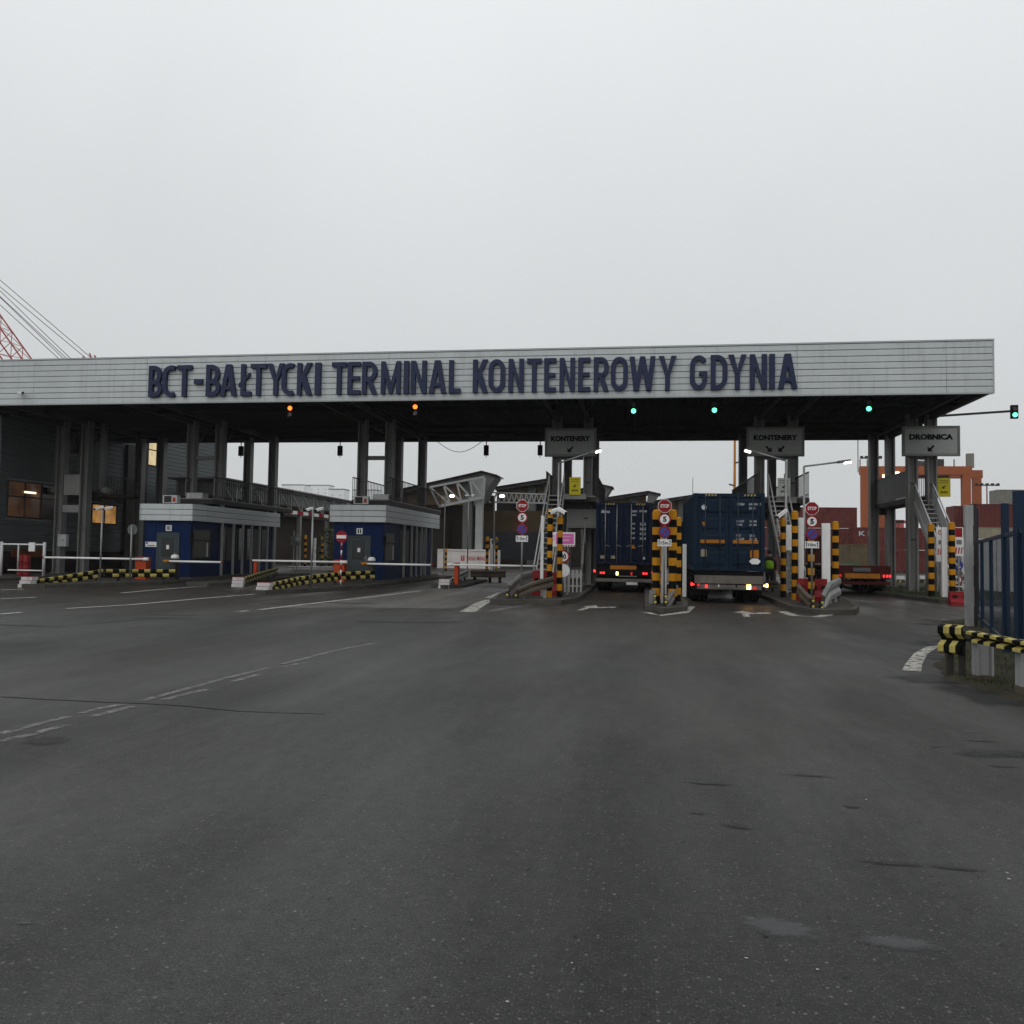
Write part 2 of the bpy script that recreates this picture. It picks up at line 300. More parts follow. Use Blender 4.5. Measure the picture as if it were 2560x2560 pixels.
# ------------------------------------------------------------------ mesh helpers
class MB:
    def __init__(s): s.v = []; s.f = []; s.m = []
    def add(s, vs, fs, mi=0):
        o = len(s.v); s.v += [Vector(p) for p in vs]
        for f in fs: s.f.append([o + i for i in f]); s.m.append(mi)
        return s
    def box(s, x0, x1, y0, y1, z0, z1, mi=0):
        v = [(x, y, z) for z in (z0, z1) for y in (y0, y1) for x in (x0, x1)]
        return s.add(v, [(0, 2, 3, 1), (4, 5, 7, 6), (0, 1, 5, 4), (2, 6, 7, 3), (0, 4, 6, 2), (1, 3, 7, 5)], mi)
    def cyl(s, a, b, r, n=10, mi=0, r2=None):
        a = Vector(a); b = Vector(b); d = (b - a).normalized(); r2 = r if r2 is None else r2
        q = Vector((0, 0, 1)) if abs(d.z) < 0.9 else Vector((1, 0, 0))
        x = d.cross(q).normalized(); y = d.cross(x)
        v = []
        for c, rr in ((a, r), (b, r2)):
            for i in range(n):
                t = 2 * math.pi * i / n; v.append(c + x * (rr * math.cos(t)) + y * (rr * math.sin(t)))
        fs = [(i, (i + 1) % n, n + (i + 1) % n, n + i) for i in range(n)]
        fs += [tuple(range(n - 1, -1, -1)), tuple(range(n, 2 * n))]
        return s.add(v, fs, mi)
    def bar(s, a, b, w, h=None, mi=0):
        h = h or w; a = Vector(a); b = Vector(b); d = (b - a).normalized()
        q = Vector((0, 0, 1)) if abs(d.z) < 0.95 else Vector((0, 1, 0))
        x = d.cross(q).normalized() * (w / 2); y = d.cross(x).normalized() * (h / 2)
        v = [p + i * x + j * y for p in (a, b) for i, j in ((-1, -1), (1, -1), (1, 1), (-1, 1))]
        return s.add(v, [(3, 2, 1, 0), (4, 5, 6, 7), (0, 1, 5, 4), (1, 2, 6, 5), (2, 3, 7, 6), (3, 0, 4, 7)], mi)
    def prism(s, poly, z0, z1, mi=0):
        n = len(poly); v = [(p[0], p[1], z0) for p in poly] + [(p[0], p[1], z1) for p in poly]
        fs = [(i, (i + 1) % n, n + (i + 1) % n, n + i) for i in range(n)] + [tuple(range(n - 1, -1, -1)), tuple(range(n, 2 * n))]
        return s.add(v, fs, mi)
    def extr(s, poly, axis, a, b, mi=0):
        """polygon in the two other axes, pushed along axis 'x' or 'y' from a to b"""
        n = len(poly)
        g = (lambda p, t: (t, p[0], p[1])) if axis == 'x' else (lambda p, t: (p[0], t, p[1]))
        v = [g(p, a) for p in poly] + [g(p, b) for p in poly]
        fs = [(i, (i + 1) % n, n + (i + 1) % n, n + i) for i in range(n)] + [tuple(range(n - 1, -1, -1)), tuple(range(n, 2 * n))]
        return s.add(v, fs, mi)
    def sheet(s, pts, mi=0): return s.add(pts, [tuple(range(len(pts)))], mi)
    def strip(s, a, b, mi=0):
        n = len(a); return s.add(list(a) + list(b), [(i, i + 1, n + i + 1, n + i) for i in range(n - 1)], mi)
    def disc(s, c, r, n=24, t=0.01, mi=0, y=True):
        """round plate facing -Y, thickness t towards +Y"""
        c = Vector(c); return s.cyl(c, c + Vector((0, t, 0)), r, n, mi)
    def lathe(s, prof, n=12, mi=None, c=(0, 0, 0)):
        v = []
        for r, z in prof:
            for i in range(n):
                t = 2 * math.pi * i / n; v.append((c[0] + r * math.cos(t), c[1] + r * math.sin(t), c[2] + z))
        o = len(s.v); s.v += [Vector(p) for p in v]
        for k in range(len(prof) - 1):
            for i in range(n):
                j = (i + 1) % n
                s.f.append([o + k * n + i, o + k * n + j, o + (k + 1) * n + j, o + (k + 1) * n + i]); s.m.append(mi[k] if mi else 0)
        s.f.append([o + i for i in range(n - 1, -1, -1)]); s.m.append(mi[0] if mi else 0)
        e = o + (len(prof) - 1) * n; s.f.append([e + i for i in range(n)]); s.m.append(mi[-1] if mi else 0)
        return s
    def mesh(s, name, mats, smooth=False):
        me = bpy.data.meshes.new(name); me.from_pydata([tuple(p) for p in s.v], [], s.f)
        for k in (mats if isinstance(mats, (list, tuple)) else [mats]): me.materials.append(M[k] if isinstance(k, str) else k)
        me.polygons.foreach_set('material_index', s.m)
        if smooth: me.polygons.foreach_set('use_smooth', [True] * len(me.polygons))
        me.update(); return me
    def build(s, name, mats, parent=None, smooth=False, world=True):
        """world: the vertices are world points and get moved into the parent's own space"""
        if parent is not None and world:
            inv = rootm(parent).inverted(); s.v = [inv @ p for p in s.v]
        return link(name, s.mesh(name, mats, smooth), parent)
def rootm(o):
    m = Matrix.LocRotScale(o.location, o.rotation_euler, None)
    return rootm(o.parent) @ m if o.parent else m
def link(name, me, parent=None, loc=None, rot=None):
    o = bpy.data.objects.new(name, me); col.objects.link(o); o.parent = parent
    if loc is not None: o.location = loc
    if rot is not None: o.rotation_euler = rot
    return o
def tag(o, label, cat, group=None):
    o['label'] = label; o['category'] = cat
    if group: o['group'] = group
    return o
def struct(o, kind='structure'): o['kind'] = kind; return o
def thing(name, label, cat, loc=(0, 0, 0), rz=0, group=None):
    o = bpy.data.objects.new(name, None); col.objects.link(o); o.location = loc; o.rotation_euler = (0, 0, rz)
    o.empty_display_size = 0.3
    return tag(o, label, cat, group)
def tree(o, parent=None):
    c = o.copy(); col.objects.link(c); c.parent = parent
    for ch in list(o.children): tree(ch, c)
    return c
def dup(o, label, loc, rz=None):
    c = tree(o); c['label'] = label; c.location = loc
    if rz is not None: c.rotation_euler = (0, 0, rz)
    return c
_tc = {}
def textmesh(body, bold=0.0, ext=0.01):
    key = (body, bold, ext)
    if key in _tc: return _tc[key]
    cu = bpy.data.curves.new('text', 'FONT'); cu.body = body; cu.extrude = ext; cu.offset = bold; cu.resolution_u = 3
    ob = bpy.data.objects.new('text', cu); col.objects.link(ob)
    dg = bpy.context.evaluated_depsgraph_get(); me = bpy.data.meshes.new_from_object(ob.evaluated_get(dg))
    bpy.data.objects.remove(ob); bpy.data.curves.remove(cu)
    _tc[key] = ([v.co.copy() for v in me.vertices], [list(p.vertices) for p in me.polygons])
    bpy.data.meshes.remove(me)
    return _tc[key]
def lettering(mb, body, x0, x1, z0, z1, y, depth=0.01, bold=0.0, mi=0, squeeze=None):
    """upright letters facing -Y that fill the box x0..x1, z0..z1; front face at y"""
    v, f = textmesh(body, bold, 0.05)
    if not v: return mb
    ax = min(p.x for p in v); bx = max(p.x for p in v); ay = min(p.y for p in v); by = max(p.y for p in v)
    kx = (x1 - x0) / (bx - ax); kz = (z1 - z0) / (by - ay)
    mb.add([(x0 + (p.x - ax) * kx, y + depth * (0.05 - p.z) / 0.1, z0 + (p.y - ay) * kz) for p in v], f, mi)
    return mb
def cabinet(name, x0, x1, y0, y1, z0, z1, mt, label, cat):
    """box with a lipped lid, a door leaf and a handle on its front"""
    t = thing(name, label, cat, ((x0 + x1) / 2, (y0 + y1) / 2, z0)); w = x1 - x0; h = z1 - z0
    MB().box(x0, x1, y0, y1, z0, z1 - .03).build('body', mt, t); MB().box(x0 - .02, x1 + .02, y0 - .02, y1 + .02, z1 - .03, z1).build('lid', mt, t)
    d_ = MB().box(x0 + w * .08, x1 - w * .08, y0 - .015, y0 - .001, z0 + h * .1, z1 - h * .14).build('door', mt, t)
    MB().box(x1 - w * .45, x1 - w * .3, y0 - .035, y0 - .014, z0 + h * .48, z0 + h * .55).build('handle', 'steeld', d_)
    return t

# ================================================================== GROUND
def organic(cx, cy, rx, ry, n=18, j=0.25, rot=0):
    ps = []
    for i in range(n):
        t = 2 * math.pi * i / n; k = 1 + random.uniform(-j, j)
        x, y = rx * k * math.cos(t), ry * k * math.sin(t)
        ps.append((cx + x * math.cos(rot) - y * math.sin(rot), cy + x * math.sin(rot) + y * math.cos(rot)))
    return ps
g = MB()
xs = [-800, -300, -120, -60, -30, -12, 0, 12, 30, 60, 120, 300, 800]; ys = [-800, -200, -40, -5, 5, 15, 30, 45, 60, 90, 140, 300, 800]
vv = [(x, y, 0) for y in ys for x in xs]; n = len(xs)
g.add(vv, [(j * n + i, j * n + i + 1, (j + 1) * n + i + 1, (j + 1) * n + i) for j in range(len(ys) - 1) for i in range(n - 1)])
struct(g.build('ground', 'asphalt'))

def gpoly(px, z): return [tuple(G(x, y).xy) + (z,) for x, y in px]
# paler concrete lane beside the second booth
struct(MB().sheet(gpoly([(700, 1520), (1000, 1478), (1100, 1456), (1330, 1452), (1265, 1482), (1240, 1490), (1140, 1522), (900, 1519)], 0.004)).build('concrete_apron', 'apron'))

def marking(name, px, w, mt='line', z=0.008, w1=None):
    """painted stripe along a pixel path; w metres wide"""
    P = [G(x, y).xy for x, y in px]; a = []; b = []
    for i, p in enumerate(P):
        d = (P[min(i + 1, len(P) - 1)] - P[max(i - 1, 0)]).normalized(); nrm = Vector((-d.y, d.x))
        ww = w if w1 is None else w + (w1 - w) * i / (len(P) - 1)
        a.append((*(p + nrm * ww / 2), z)); b.append((*(p - nrm * ww / 2), z))
    return struct(MB().strip(b, a).build(name, mt))
Z = lambda x, y: (x * 1280 / 1932, 1420 + y * 480 / 724)
for seg in ([(0, 628), (90, 605), (180, 580), (262, 562)], [(303, 550), (385, 530), (470, 514)], [(535, 502), (600, 485), (690, 461), (780, 437)],
            [(788, 434), (850, 418), (930, 398), (1010, 378)], [(1065, 363), (1170, 338)], [(1172, 336), (1290, 307), (1420, 284)]):
    marking('lane_line', [Z(*p) for p in seg], 0.10, 'line2')
for seg in ([(0, 655), (100, 634), (190, 610), (262, 594)], [(345, 563), (430, 542), (500, 524)], [(618, 499), (700, 478), (778, 460)], [(875, 430), (975, 404)], [(1070, 375), (1145, 358)]):
    marking('lane_line', [Z(*p) for p in seg], 0.10, 'line2')
for seg in ([(250, 154), (500, 139), (740, 117), (975, 98)], [(455, 95), (600, 82), (740, 71)], [(740, 71), (880, 66)], [(0, 84), (90, 80)], [(0, 117), (135, 111)],
            [(0, 175), (80, 168)], [(980, 158), (1120, 141), (1260, 125)], [(1260, 125), (1440, 105), (1590, 86)], [(895, 166), (935, 162)]):
    marking('lane_line', [Z(*p) for p in seg], 0.16, 'line')
Q = lambda x, y: (1100 + x * 1460 / 1932, 1420 + y * 547 / 724)
marking('kerb_line', [Q(*p) for p in [(1560, 342), (1568, 318), (1590, 285), (1625, 264), (1690, 256)]], 0.26, 'kerbpaint', w1=0.16)
marking('kerb_line', [Q(*p) for p in [(680, 147), (728, 158), (805, 148), (830, 128)]], 0.30, 'kerbpaint')
marking('kerb_line', [Q(*p) for p in [(1130, 144), (1170, 158), (1245, 163), (1320, 148), (1368, 128)]], 0.30, 'kerbpaint')
marking('kerb_line', [Q(*p) for p in [(90, 146), (135, 118), (170, 106)]], 0.42, 'kerbpaint')
marking('kerb_line', [Q(*p) for p in [(172, 100), (196, 90), (214, 82)]], 0.55, 'kerbpaint')
marking('kerb_line', [Q(*p) for p in [(165, 144), (240, 130), (290, 124)]], 0.20, 'line2')
marking('kerb_line', [Q(*p) for p in [(290, 122), (340, 116), (395, 106)]], 0.22, 'line2')
def arrow(c, rz):
    a = Vector(c); pts = [(-.09, -1.3), (.09, -1.3), (.09, -.2), (.75, .35), (.75, .95), (.22, .45), (.0, 1.3), (-.3, .4), (-.09, .3)]
    q = Matrix.Rotation(rz, 2)
    struct(MB().sheet([(*(a + q @ Vector(p)), 0.008) for p in pts]).build('lane_arrow', 'kerbpaint'))
arrow(G(*Q(490, 132)).xy, R(-8)); arrow(G(*Q(1008, 152)).xy, R(-4))
# stains, seams, potholes and paler worn patches in the asphalt
_sz = [0.0045]
def soft(mb_pts, c, mt, name='asphalt_stain'):
    _sz[0] += .00004; z = _sz[0]
    n = len(mb_pts); v = [(c[0], c[1], z)]
    for k in (.45, .8, 1.15): v += [(c[0] + (x - c[0]) * k, c[1] + (y - c[1]) * k, z) for x, y in mb_pts]
    f = [(0, 1 + i, 1 + (i + 1) % n) for i in range(n)]
    for r_ in range(2): f += [(1 + r_ * n + i, 1 + (r_ + 1) * n + i, 1 + (r_ + 1) * n + (i + 1) % n, 1 + r_ * n + (i + 1) % n) for i in range(n)]
    o = MB().add(v, f).build(name, mt); at = o.data.attributes.new('soft', 'FLOAT', 'POINT')
    at.data.foreach_set('value', [1.0] + [.8] * n + [.4] * n + [0.0] * n); return struct(o)
def stain(px, py, rx, ry, mt, rot=0, j=0.18):
    c = G(px, py); soft(organic(c.x, c.y, rx, ry, 20, j, rot), (c.x, c.y), mt)
for a in ((115, 1853, .22, .18, 'softdark', 0), (410, 1546, 1.0, .16, 'softdark', .1), (430, 1538, .8, .14, 'softdark', .1), (45, 1564, 1.2, .12, 'softdark', 0),
          (2500, 1885, .42, .17, 'softdark', .2), (2450, 1853, .16, .045, 'softdark', 0), (2455, 1887, .18, .05, 'softdark', .1), (2540, 1890, .18, .05, 'softdark', 0), (2510, 1917, .12, .04, 'softdark', 0), (2343, 1868, .09, .02, 'softdark', .6), (2238, 2160, .16, .04, 'softdark', 0),
          (2395, 2172, .15, .035, 'softdark', -.1), (1845, 2068, .11, .04, 'softdark', -.2), (1770, 1960, .2, .03, 'softdark', 0),
          (2020, 1940, .2, .03, 'softdark', 0), (1745, 2035, .06, .02, 'softdark', 0), (2130, 2018, .06, .03, 'softdark', 0),
          (1945, 2320, .19, .12, 'softpale', -.3), (2250, 2360, .20, .08, 'softpale', 0),
          (60, 2310, .045, .012, 'softpale', .2), (860, 1508, 1.2, .25, 'softdark', .1), (720, 1511, 1.3, .2, 'softdark', 0), (2430, 1830, .1, .03, 'softpale', 0)):
    stain(*a)
for k in range(46):          # small loose stones and pits near the camera
    x = random.choice((random.uniform(1200, 2560), random.uniform(300, 2560))); y = random.uniform(1950, 2550); c = G(x, y); r = random.uniform(.004, .011)
    struct(MB().sheet([(a, b, 0.0072) for a, b in organic(c.x, c.y, r, r, 7, .3)]).build('asphalt_stain', random.choice(('patch', 'patch', 'kerbpaint'))))
crk = [Z(*p) for p in [(0, 485), (70, 489), (180, 496), (330, 503), (470, 509), (560, 512), (700, 521), (900, 540), (1050, 546), (1230, 551)]]
marking('tar_seam', crk, 0.05, 'patch', 0.006, w1=0.02)
marking('tar_seam', [Z(*p) for p in [(1360, 200), (1500, 205), (1720, 204)]], 0.35, 'patch', 0.006)
marking('tar_seam', [Z(*p) for p in [(330, 212), (480, 198), (640, 185)]], 0.12, 'patch', 0.006)

# ------------------------------------------------------------------ raised islands
KZ = 0.14
def island(poly, top='island'):
    r = struct(MB().prism(poly, -0.3, KZ).build('traffic_island', top))
    cx = sum(p[0] for p in poly) / len(poly); cy = sum(p[1] for p in poly) / len(poly); k = MB(); n = len(poly)
    for i in range(n):                       # kerbstones round the edge, each its own block
        a = Vector(poly[i]); b = Vector(poly[(i + 1) % n]); ln = (b - a).length; c = max(1, int(ln / 1.0)); d = (b - a) / ln
        nm = Vector((d.y, -d.x))
        for q in range(c):
            s = a + d * (ln * q / c + 0.01); e = a + d * (ln * (q + 1) / c - 0.01)
            if max(s.y, e.y) > 41: continue
            MB().prism([tuple(s + nm * .03), tuple(e + nm * .03), tuple(e - nm * .13), tuple(s - nm * .13)], -0.05, KZ + 0.012 + random.uniform(0, .006)).build('kerbstone', 'kerb', r)
    return r
island([(-4.75, 26.9), (-2.5, 27.3), (-2.1, 29.5), (-2.1, 51), (-5.0, 51), (-5.1, 31)])
island([(0.2, 25.6), (0.75, 24.6), (1.4, 25.8), (1.55, 28), (1.55, 44), (.75, 45), (0.3, 44)])
island([(4.7, 27.2), (5.2, 25.6), (6.3, 26.2), (6.9, 28.2), (7.7, 33), (7.7, 51), (5.0, 51), (4.8, 33)])
island([(-24.6, 32.6), (-23.6, 29.4), (-22.6, 29.4), (-20.9, 34.5), (-20.7, 51), (-24.6, 51)])
island([(-15.6, 32.5), (-14.4, 29.0), (-13.4, 29.0), (-11.8, 34.5), (-11.5, 52), (-15.6, 52)])
island([(-19.5, 34.2), (-18.3, 33.8), (-17.9, 35.0), (-18.6, 44), (-20.1, 46)])
island([(-9.4, 37.6), (-8.6, 36.7), (-8.0, 37.8), (-8.3, 46), (-9.3, 47)])
island([(-46, 34), (-28.4, 33.6), (-28.2, 62), (-46, 62)])
island([(11.3, 34.2), (12.2, 33.0), (14.2, 33.4), (17, 36), (30, 46), (30, 60), (13.5, 60), (10.9, 48), (10.7, 40)], 'soil')
# verge at the right with the fence and the rail on it
vp = [(6.2, 2), (4.9, 9.5), (4.45, 11.2), (4.2, 12.6), (4.6, 14.2), (5.6, 16.5), (7.3, 21), (7.9, 24), (9.5, 26), (30, 30), (30, 2)]
def rough(poly, step=.35, amp=.09):
    o = []
    for i in range(len(poly)):
        a = Vector(poly[i]); b_ = Vector(poly[(i + 1) % len(poly)]); n = max(1, min(40, int((b_ - a).length / step)))
        for k in range(n): q = a.lerp(b_, k / n); o.append((q.x + random.uniform(-amp, amp), q.y + random.uniform(-amp, amp)))
    return o
vq = rough(vp); vc = (9.0, 14.0)
vin = [(x + (vc[0] - x) * .035, y + (vc[1] - y) * .02) for x, y in vq]; nv = len(vq)
struct(MB().add([(x, y, -.01) for x, y in vq] + [(x, y, .05) for x, y in vin], [(i, (i + 1) % nv, nv + (i + 1) % nv, nv + i) for i in range(nv)] + [tuple(range(nv, 2 * nv))]).build('verge', 'soil'))
for k in range(12):
    i = random.choice([q for q in range(nv) if vq[q][0] < 8.5 and 8 < vq[q][1] < 25]); soft(organic(vq[i][0] - .1, vq[i][1] - .05, random.uniform(.3, .7), random.uniform(.3, .7), 14, .3), (vq[i][0] - .1, vq[i][1] - .05), 'softdark', 'soil_stain')
def blades(name, region, n, h, seed=1):
    rnd = random.Random(seed); mb = MB(); lo = [min(p[i] for p in region) for i in (0, 1)]; hi = [max(p[i] for p in region) for i in (0, 1)]
    def inside(x, y):
        c = False
        for i in range(len(region)):
            (x1, y1), (x2, y2) = region[i], region[i - 1]
            if (y1 > y) != (y2 > y) and x < (x2 - x1) * (y - y1) / (y2 - y1) + x1: c = not c
        return c
    k = 0
    while k < n:
        x = rnd.uniform(lo[0], hi[0]); y = rnd.uniform(lo[1], hi[1])
        if not inside(x, y): continue
        if math.sin(x * 2.1 + 3 * math.sin(y)) + math.sin(y * 1.7) + rnd.uniform(-1, 1) < -0.3: k += 0.5; continue
        a = rnd.uniform(0, 6.28); hh = h * rnd.uniform(.4, 1.2); dx = math.cos(a); dy = math.sin(a); l = rnd.uniform(.1, .6) * hh; wd = .006 + h * .03
        z = region_z
        mb.add([(x - dy * wd, y + dx * wd, z), (x + dy * wd, y - dx * wd, z), (x + dx * l, y + dy * l, z + hh)], [(0, 1, 2)]); k += 1
    return struct(mb.build(name, 'grass'), 'stuff')
region_z = 0.05
blades('grass', [(4.35, 12.6), (4.6, 11.2), (5.0, 9.5), (9, 9.5), (9.5, 24), (7.8, 23), (5.7, 16.5), (4.7, 14.2)], 6500, 0.07, 3)
region_z = KZ
blades('grass', [(11.5, 34.3), (14, 34), (17, 37), (16, 48), (11.2, 48), (11, 40)], 5000, 0.16, 4)

# ================================================================== CANOPY
YF, YB, XR, XL = 35.0, 48.7, 13.65, -42.0
ZB, ZT = 8.2, 10.3
can = thing('gate_canopy', 'long grey clad gate canopy on steel columns spanning all the truck lanes', 'canopy', (-8, 40, 0))
MB().box(XL, XR - .02, YF + .05, YF + .15, ZB + .02, ZT - .02).build('fascia_backing', 'joint', can)
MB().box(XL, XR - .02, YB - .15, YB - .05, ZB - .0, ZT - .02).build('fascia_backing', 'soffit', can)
MB().box(XR - .17, XR - .05, YF + .17, YB - .17, ZB + .02, ZT - .02).build('fascia_backing', 'joint', can)
MB().box(XL, XR - .18, YF + .17, YB - .17, ZT - .35, ZT - .2).build('roof', 'shed', can)
# corrugated soffit
cr = []; x = XL
while x < XR - .2:
    cr += [(x, ZB + .20), (x + .10, ZB + .20), (x + .13, ZB + .26), (x + .23, ZB + .26)]; x += .26
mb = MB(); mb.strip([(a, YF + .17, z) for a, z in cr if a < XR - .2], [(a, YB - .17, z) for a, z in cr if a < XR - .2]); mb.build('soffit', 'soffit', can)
H8 = (ZT - ZB - .04) / 8
def plank(ln, h=H8, t=.045):
    """cladding board along X, lapped lip top and bottom, front at y=0"""
    p = [(0.012, .008), (0, .02), (0, h - .035), (.010, h - .018), (.030, h - .012), (t, h - .012), (t, .008)]
    return MB().extr([(y, z) for y, z in p], 'x', 0, ln)
seams = [13.65, 11.9, 6.25, .55, -5.15, -10.85, -16.55, -22.25, -27.95, -33.65, -42.0]
pl = {}
for i in range(len(seams) - 1):
    ln = round(seams[i] - seams[i + 1] - .012, 3)
    if ln not in pl: pl[ln] = plank(ln).mesh('cladding_board', 'clad')
    for k in range(8):
        o = link('cladding_board', pl[ln], can, (seams[i + 1] + .006 + 8, YF - 40 + random.uniform(0, .003), ZB + k * H8))
pe = plank(YB - YF).mesh('cladding_board', 'clad')
for k in range(8): link('cladding_board', pe, can, (XR + 8, YF + .02 - 40, ZB + k * H8), (0, 0, R(90)))
MB().box(XL, XR + .02, YF - .02, YF + .2, ZT - .035, ZT + .03).build('cap_trim', 'trim', can)
MB().box(XR - .2, XR + .03, YF + .21, YB, ZT - .035, ZT + .03).build('cap_trim', 'trim', can)
MB().box(XL, XR - .02, YF + .003, YF + .16, ZB - .035, ZB + .012).build('drip_trim', 'trim', can)
MB().box(XR - .045, XR + .012, YF - .012, YF + .02, ZB - .03, ZT - .04).build('corner_trim', 'trim', can)
MB().box(XL, XR - .05, YB - .35, YB - .16, ZB - .05, ZB + .25).build('edge_beam', 'steeld', can)
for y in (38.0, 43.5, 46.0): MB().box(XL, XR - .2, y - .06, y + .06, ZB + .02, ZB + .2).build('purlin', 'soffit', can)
COLS = [(-31.2, -29.75), (-23.6, -22.0), (-14.15, -12.7), (-4.1, -2.55), (5.65, 7.2), (12.55, 13.4)]
YC0, YC1 = 41.5, 48.0
def column(X, Y):
    b = MB(); z1 = ZB + .19
    b.box(X - .22, X - .14, Y - .22, Y + .22, KZ, z1); b.box(X + .14, X + .22, Y - .22, Y + .22, KZ, z1); b.box(X - .14, X + .14, Y - .03, Y + .03, KZ, z1)
    b.box(X - .34, X + .34, Y - .3, Y + .3, KZ - .02, KZ + .03)
    for z in (2.6, 5.2): b.box(X - .14, X + .14, Y - .2, Y - .03, z, z + .03)
    b.build('column', 'steel', can)
for a, b_ in COLS:
    for X in (a, b_):
        column(X, YC0); column(X + (.45 if X < -29 else 0), YC1)
        MB().box(X - .09, X + .09, YF + .2, YB - .4, ZB - .02, ZB + .198).build('rafter', 'steeld', can)
        MB().bar((X + .02, 41.7, 7.0), (X + .02, 43.0, ZB), .1, .1).build('brace', 'steeld', can)
    if a > -29: MB().box(a + .25, b_ - .25, 41.4, 41.6, 6.3, 6.5).build('cross_beam', 'steel', can)
# cross members and duct pipes on the office side columns
MB().box(-30.95, -30.0, 41.3, 41.5, 3.45, 3.85).build('cross_beam', 'fin', can)
MB().box(-30.95, -30.0, 41.35, 41.5, 4.4, 5.5).build('infill_panel', 'fin', can)
tagp = thing('duct_pipe', 'fat grey vertical duct pipe to the left of the paired columns by the office', 'pipe', (-31.75, 41.9, 4.7))
MB().cyl((-31.75, 41.9, 4.75), (-31.75, 41.9, ZB + .2), .2, 14).build('pipe', 'steel', tagp, True); MB().cyl((-31.75, 41.9, 4.75), (-32.25, 42.0, 4.62), .2, 14).build('elbow', 'steel', tagp, True)
tagp = thing('duct_pipe', 'fat grey vertical duct pipe to the right of the paired columns by the office', 'pipe', (-29.2, 42.1, 4.7))
MB().cyl((-29.2, 42.1, 4.8), (-29.2, 42.1, ZB + .2), .2, 14).build('pipe', 'steel', tagp, True); MB().cyl((-29.2, 42.1, 4.8), (-28.8, 42.3, 4.62), .2, 14).build('elbow', 'steel', tagp, True)
# ------------------------------------------------------------------ the big letters
sl = thing('sign_lettering', 'tall navy block letters reading BCT - BAŁTYCKI TERMINAL KONTENEROWY GDYNIA on the fascia', 'lettering', (-8, YF, 8.4))
LT = [('B', 371.6, 404.8), ('C', 405.8, 442), ('T', 442, 478), ('-', 485, 505), ('B', 515, 550), ('A', 550.5, 590.6), ('Ł', 597, 627), ('T', 626, 665), ('Y', 668, 709.6), ('C', 704, 739), ('K', 742.7, 779), ('I', 787, 801),
      ('T', 829, 865), ('E', 868.6, 900), ('R', 905, 942), ('M', 950.7, 1002), ('I', 1009, 1021.5), ('N', 1027, 1065.6), ('A', 1072, 1114.7), ('L', 1122, 1151),
      ('K', 1182, 1219), ('O', 1221, 1262), ('N', 1270.8, 1309), ('T', 1317, 1353.5), ('E', 1360, 1390), ('N', 1398.6, 1437), ('E', 1445, 1475.7), ('R', 1484, 1522), ('O', 1527, 1569.6), ('W', 1573.7, 1638.5), ('Y', 1647, 1691),
      ('G', 1725, 1768.5), ('D', 1777, 1819), ('Y', 1821.5, 1866.5), ('N', 1875, 1917.5), ('I', 1924, 1937.5), ('A', 1946, 1993.5)]
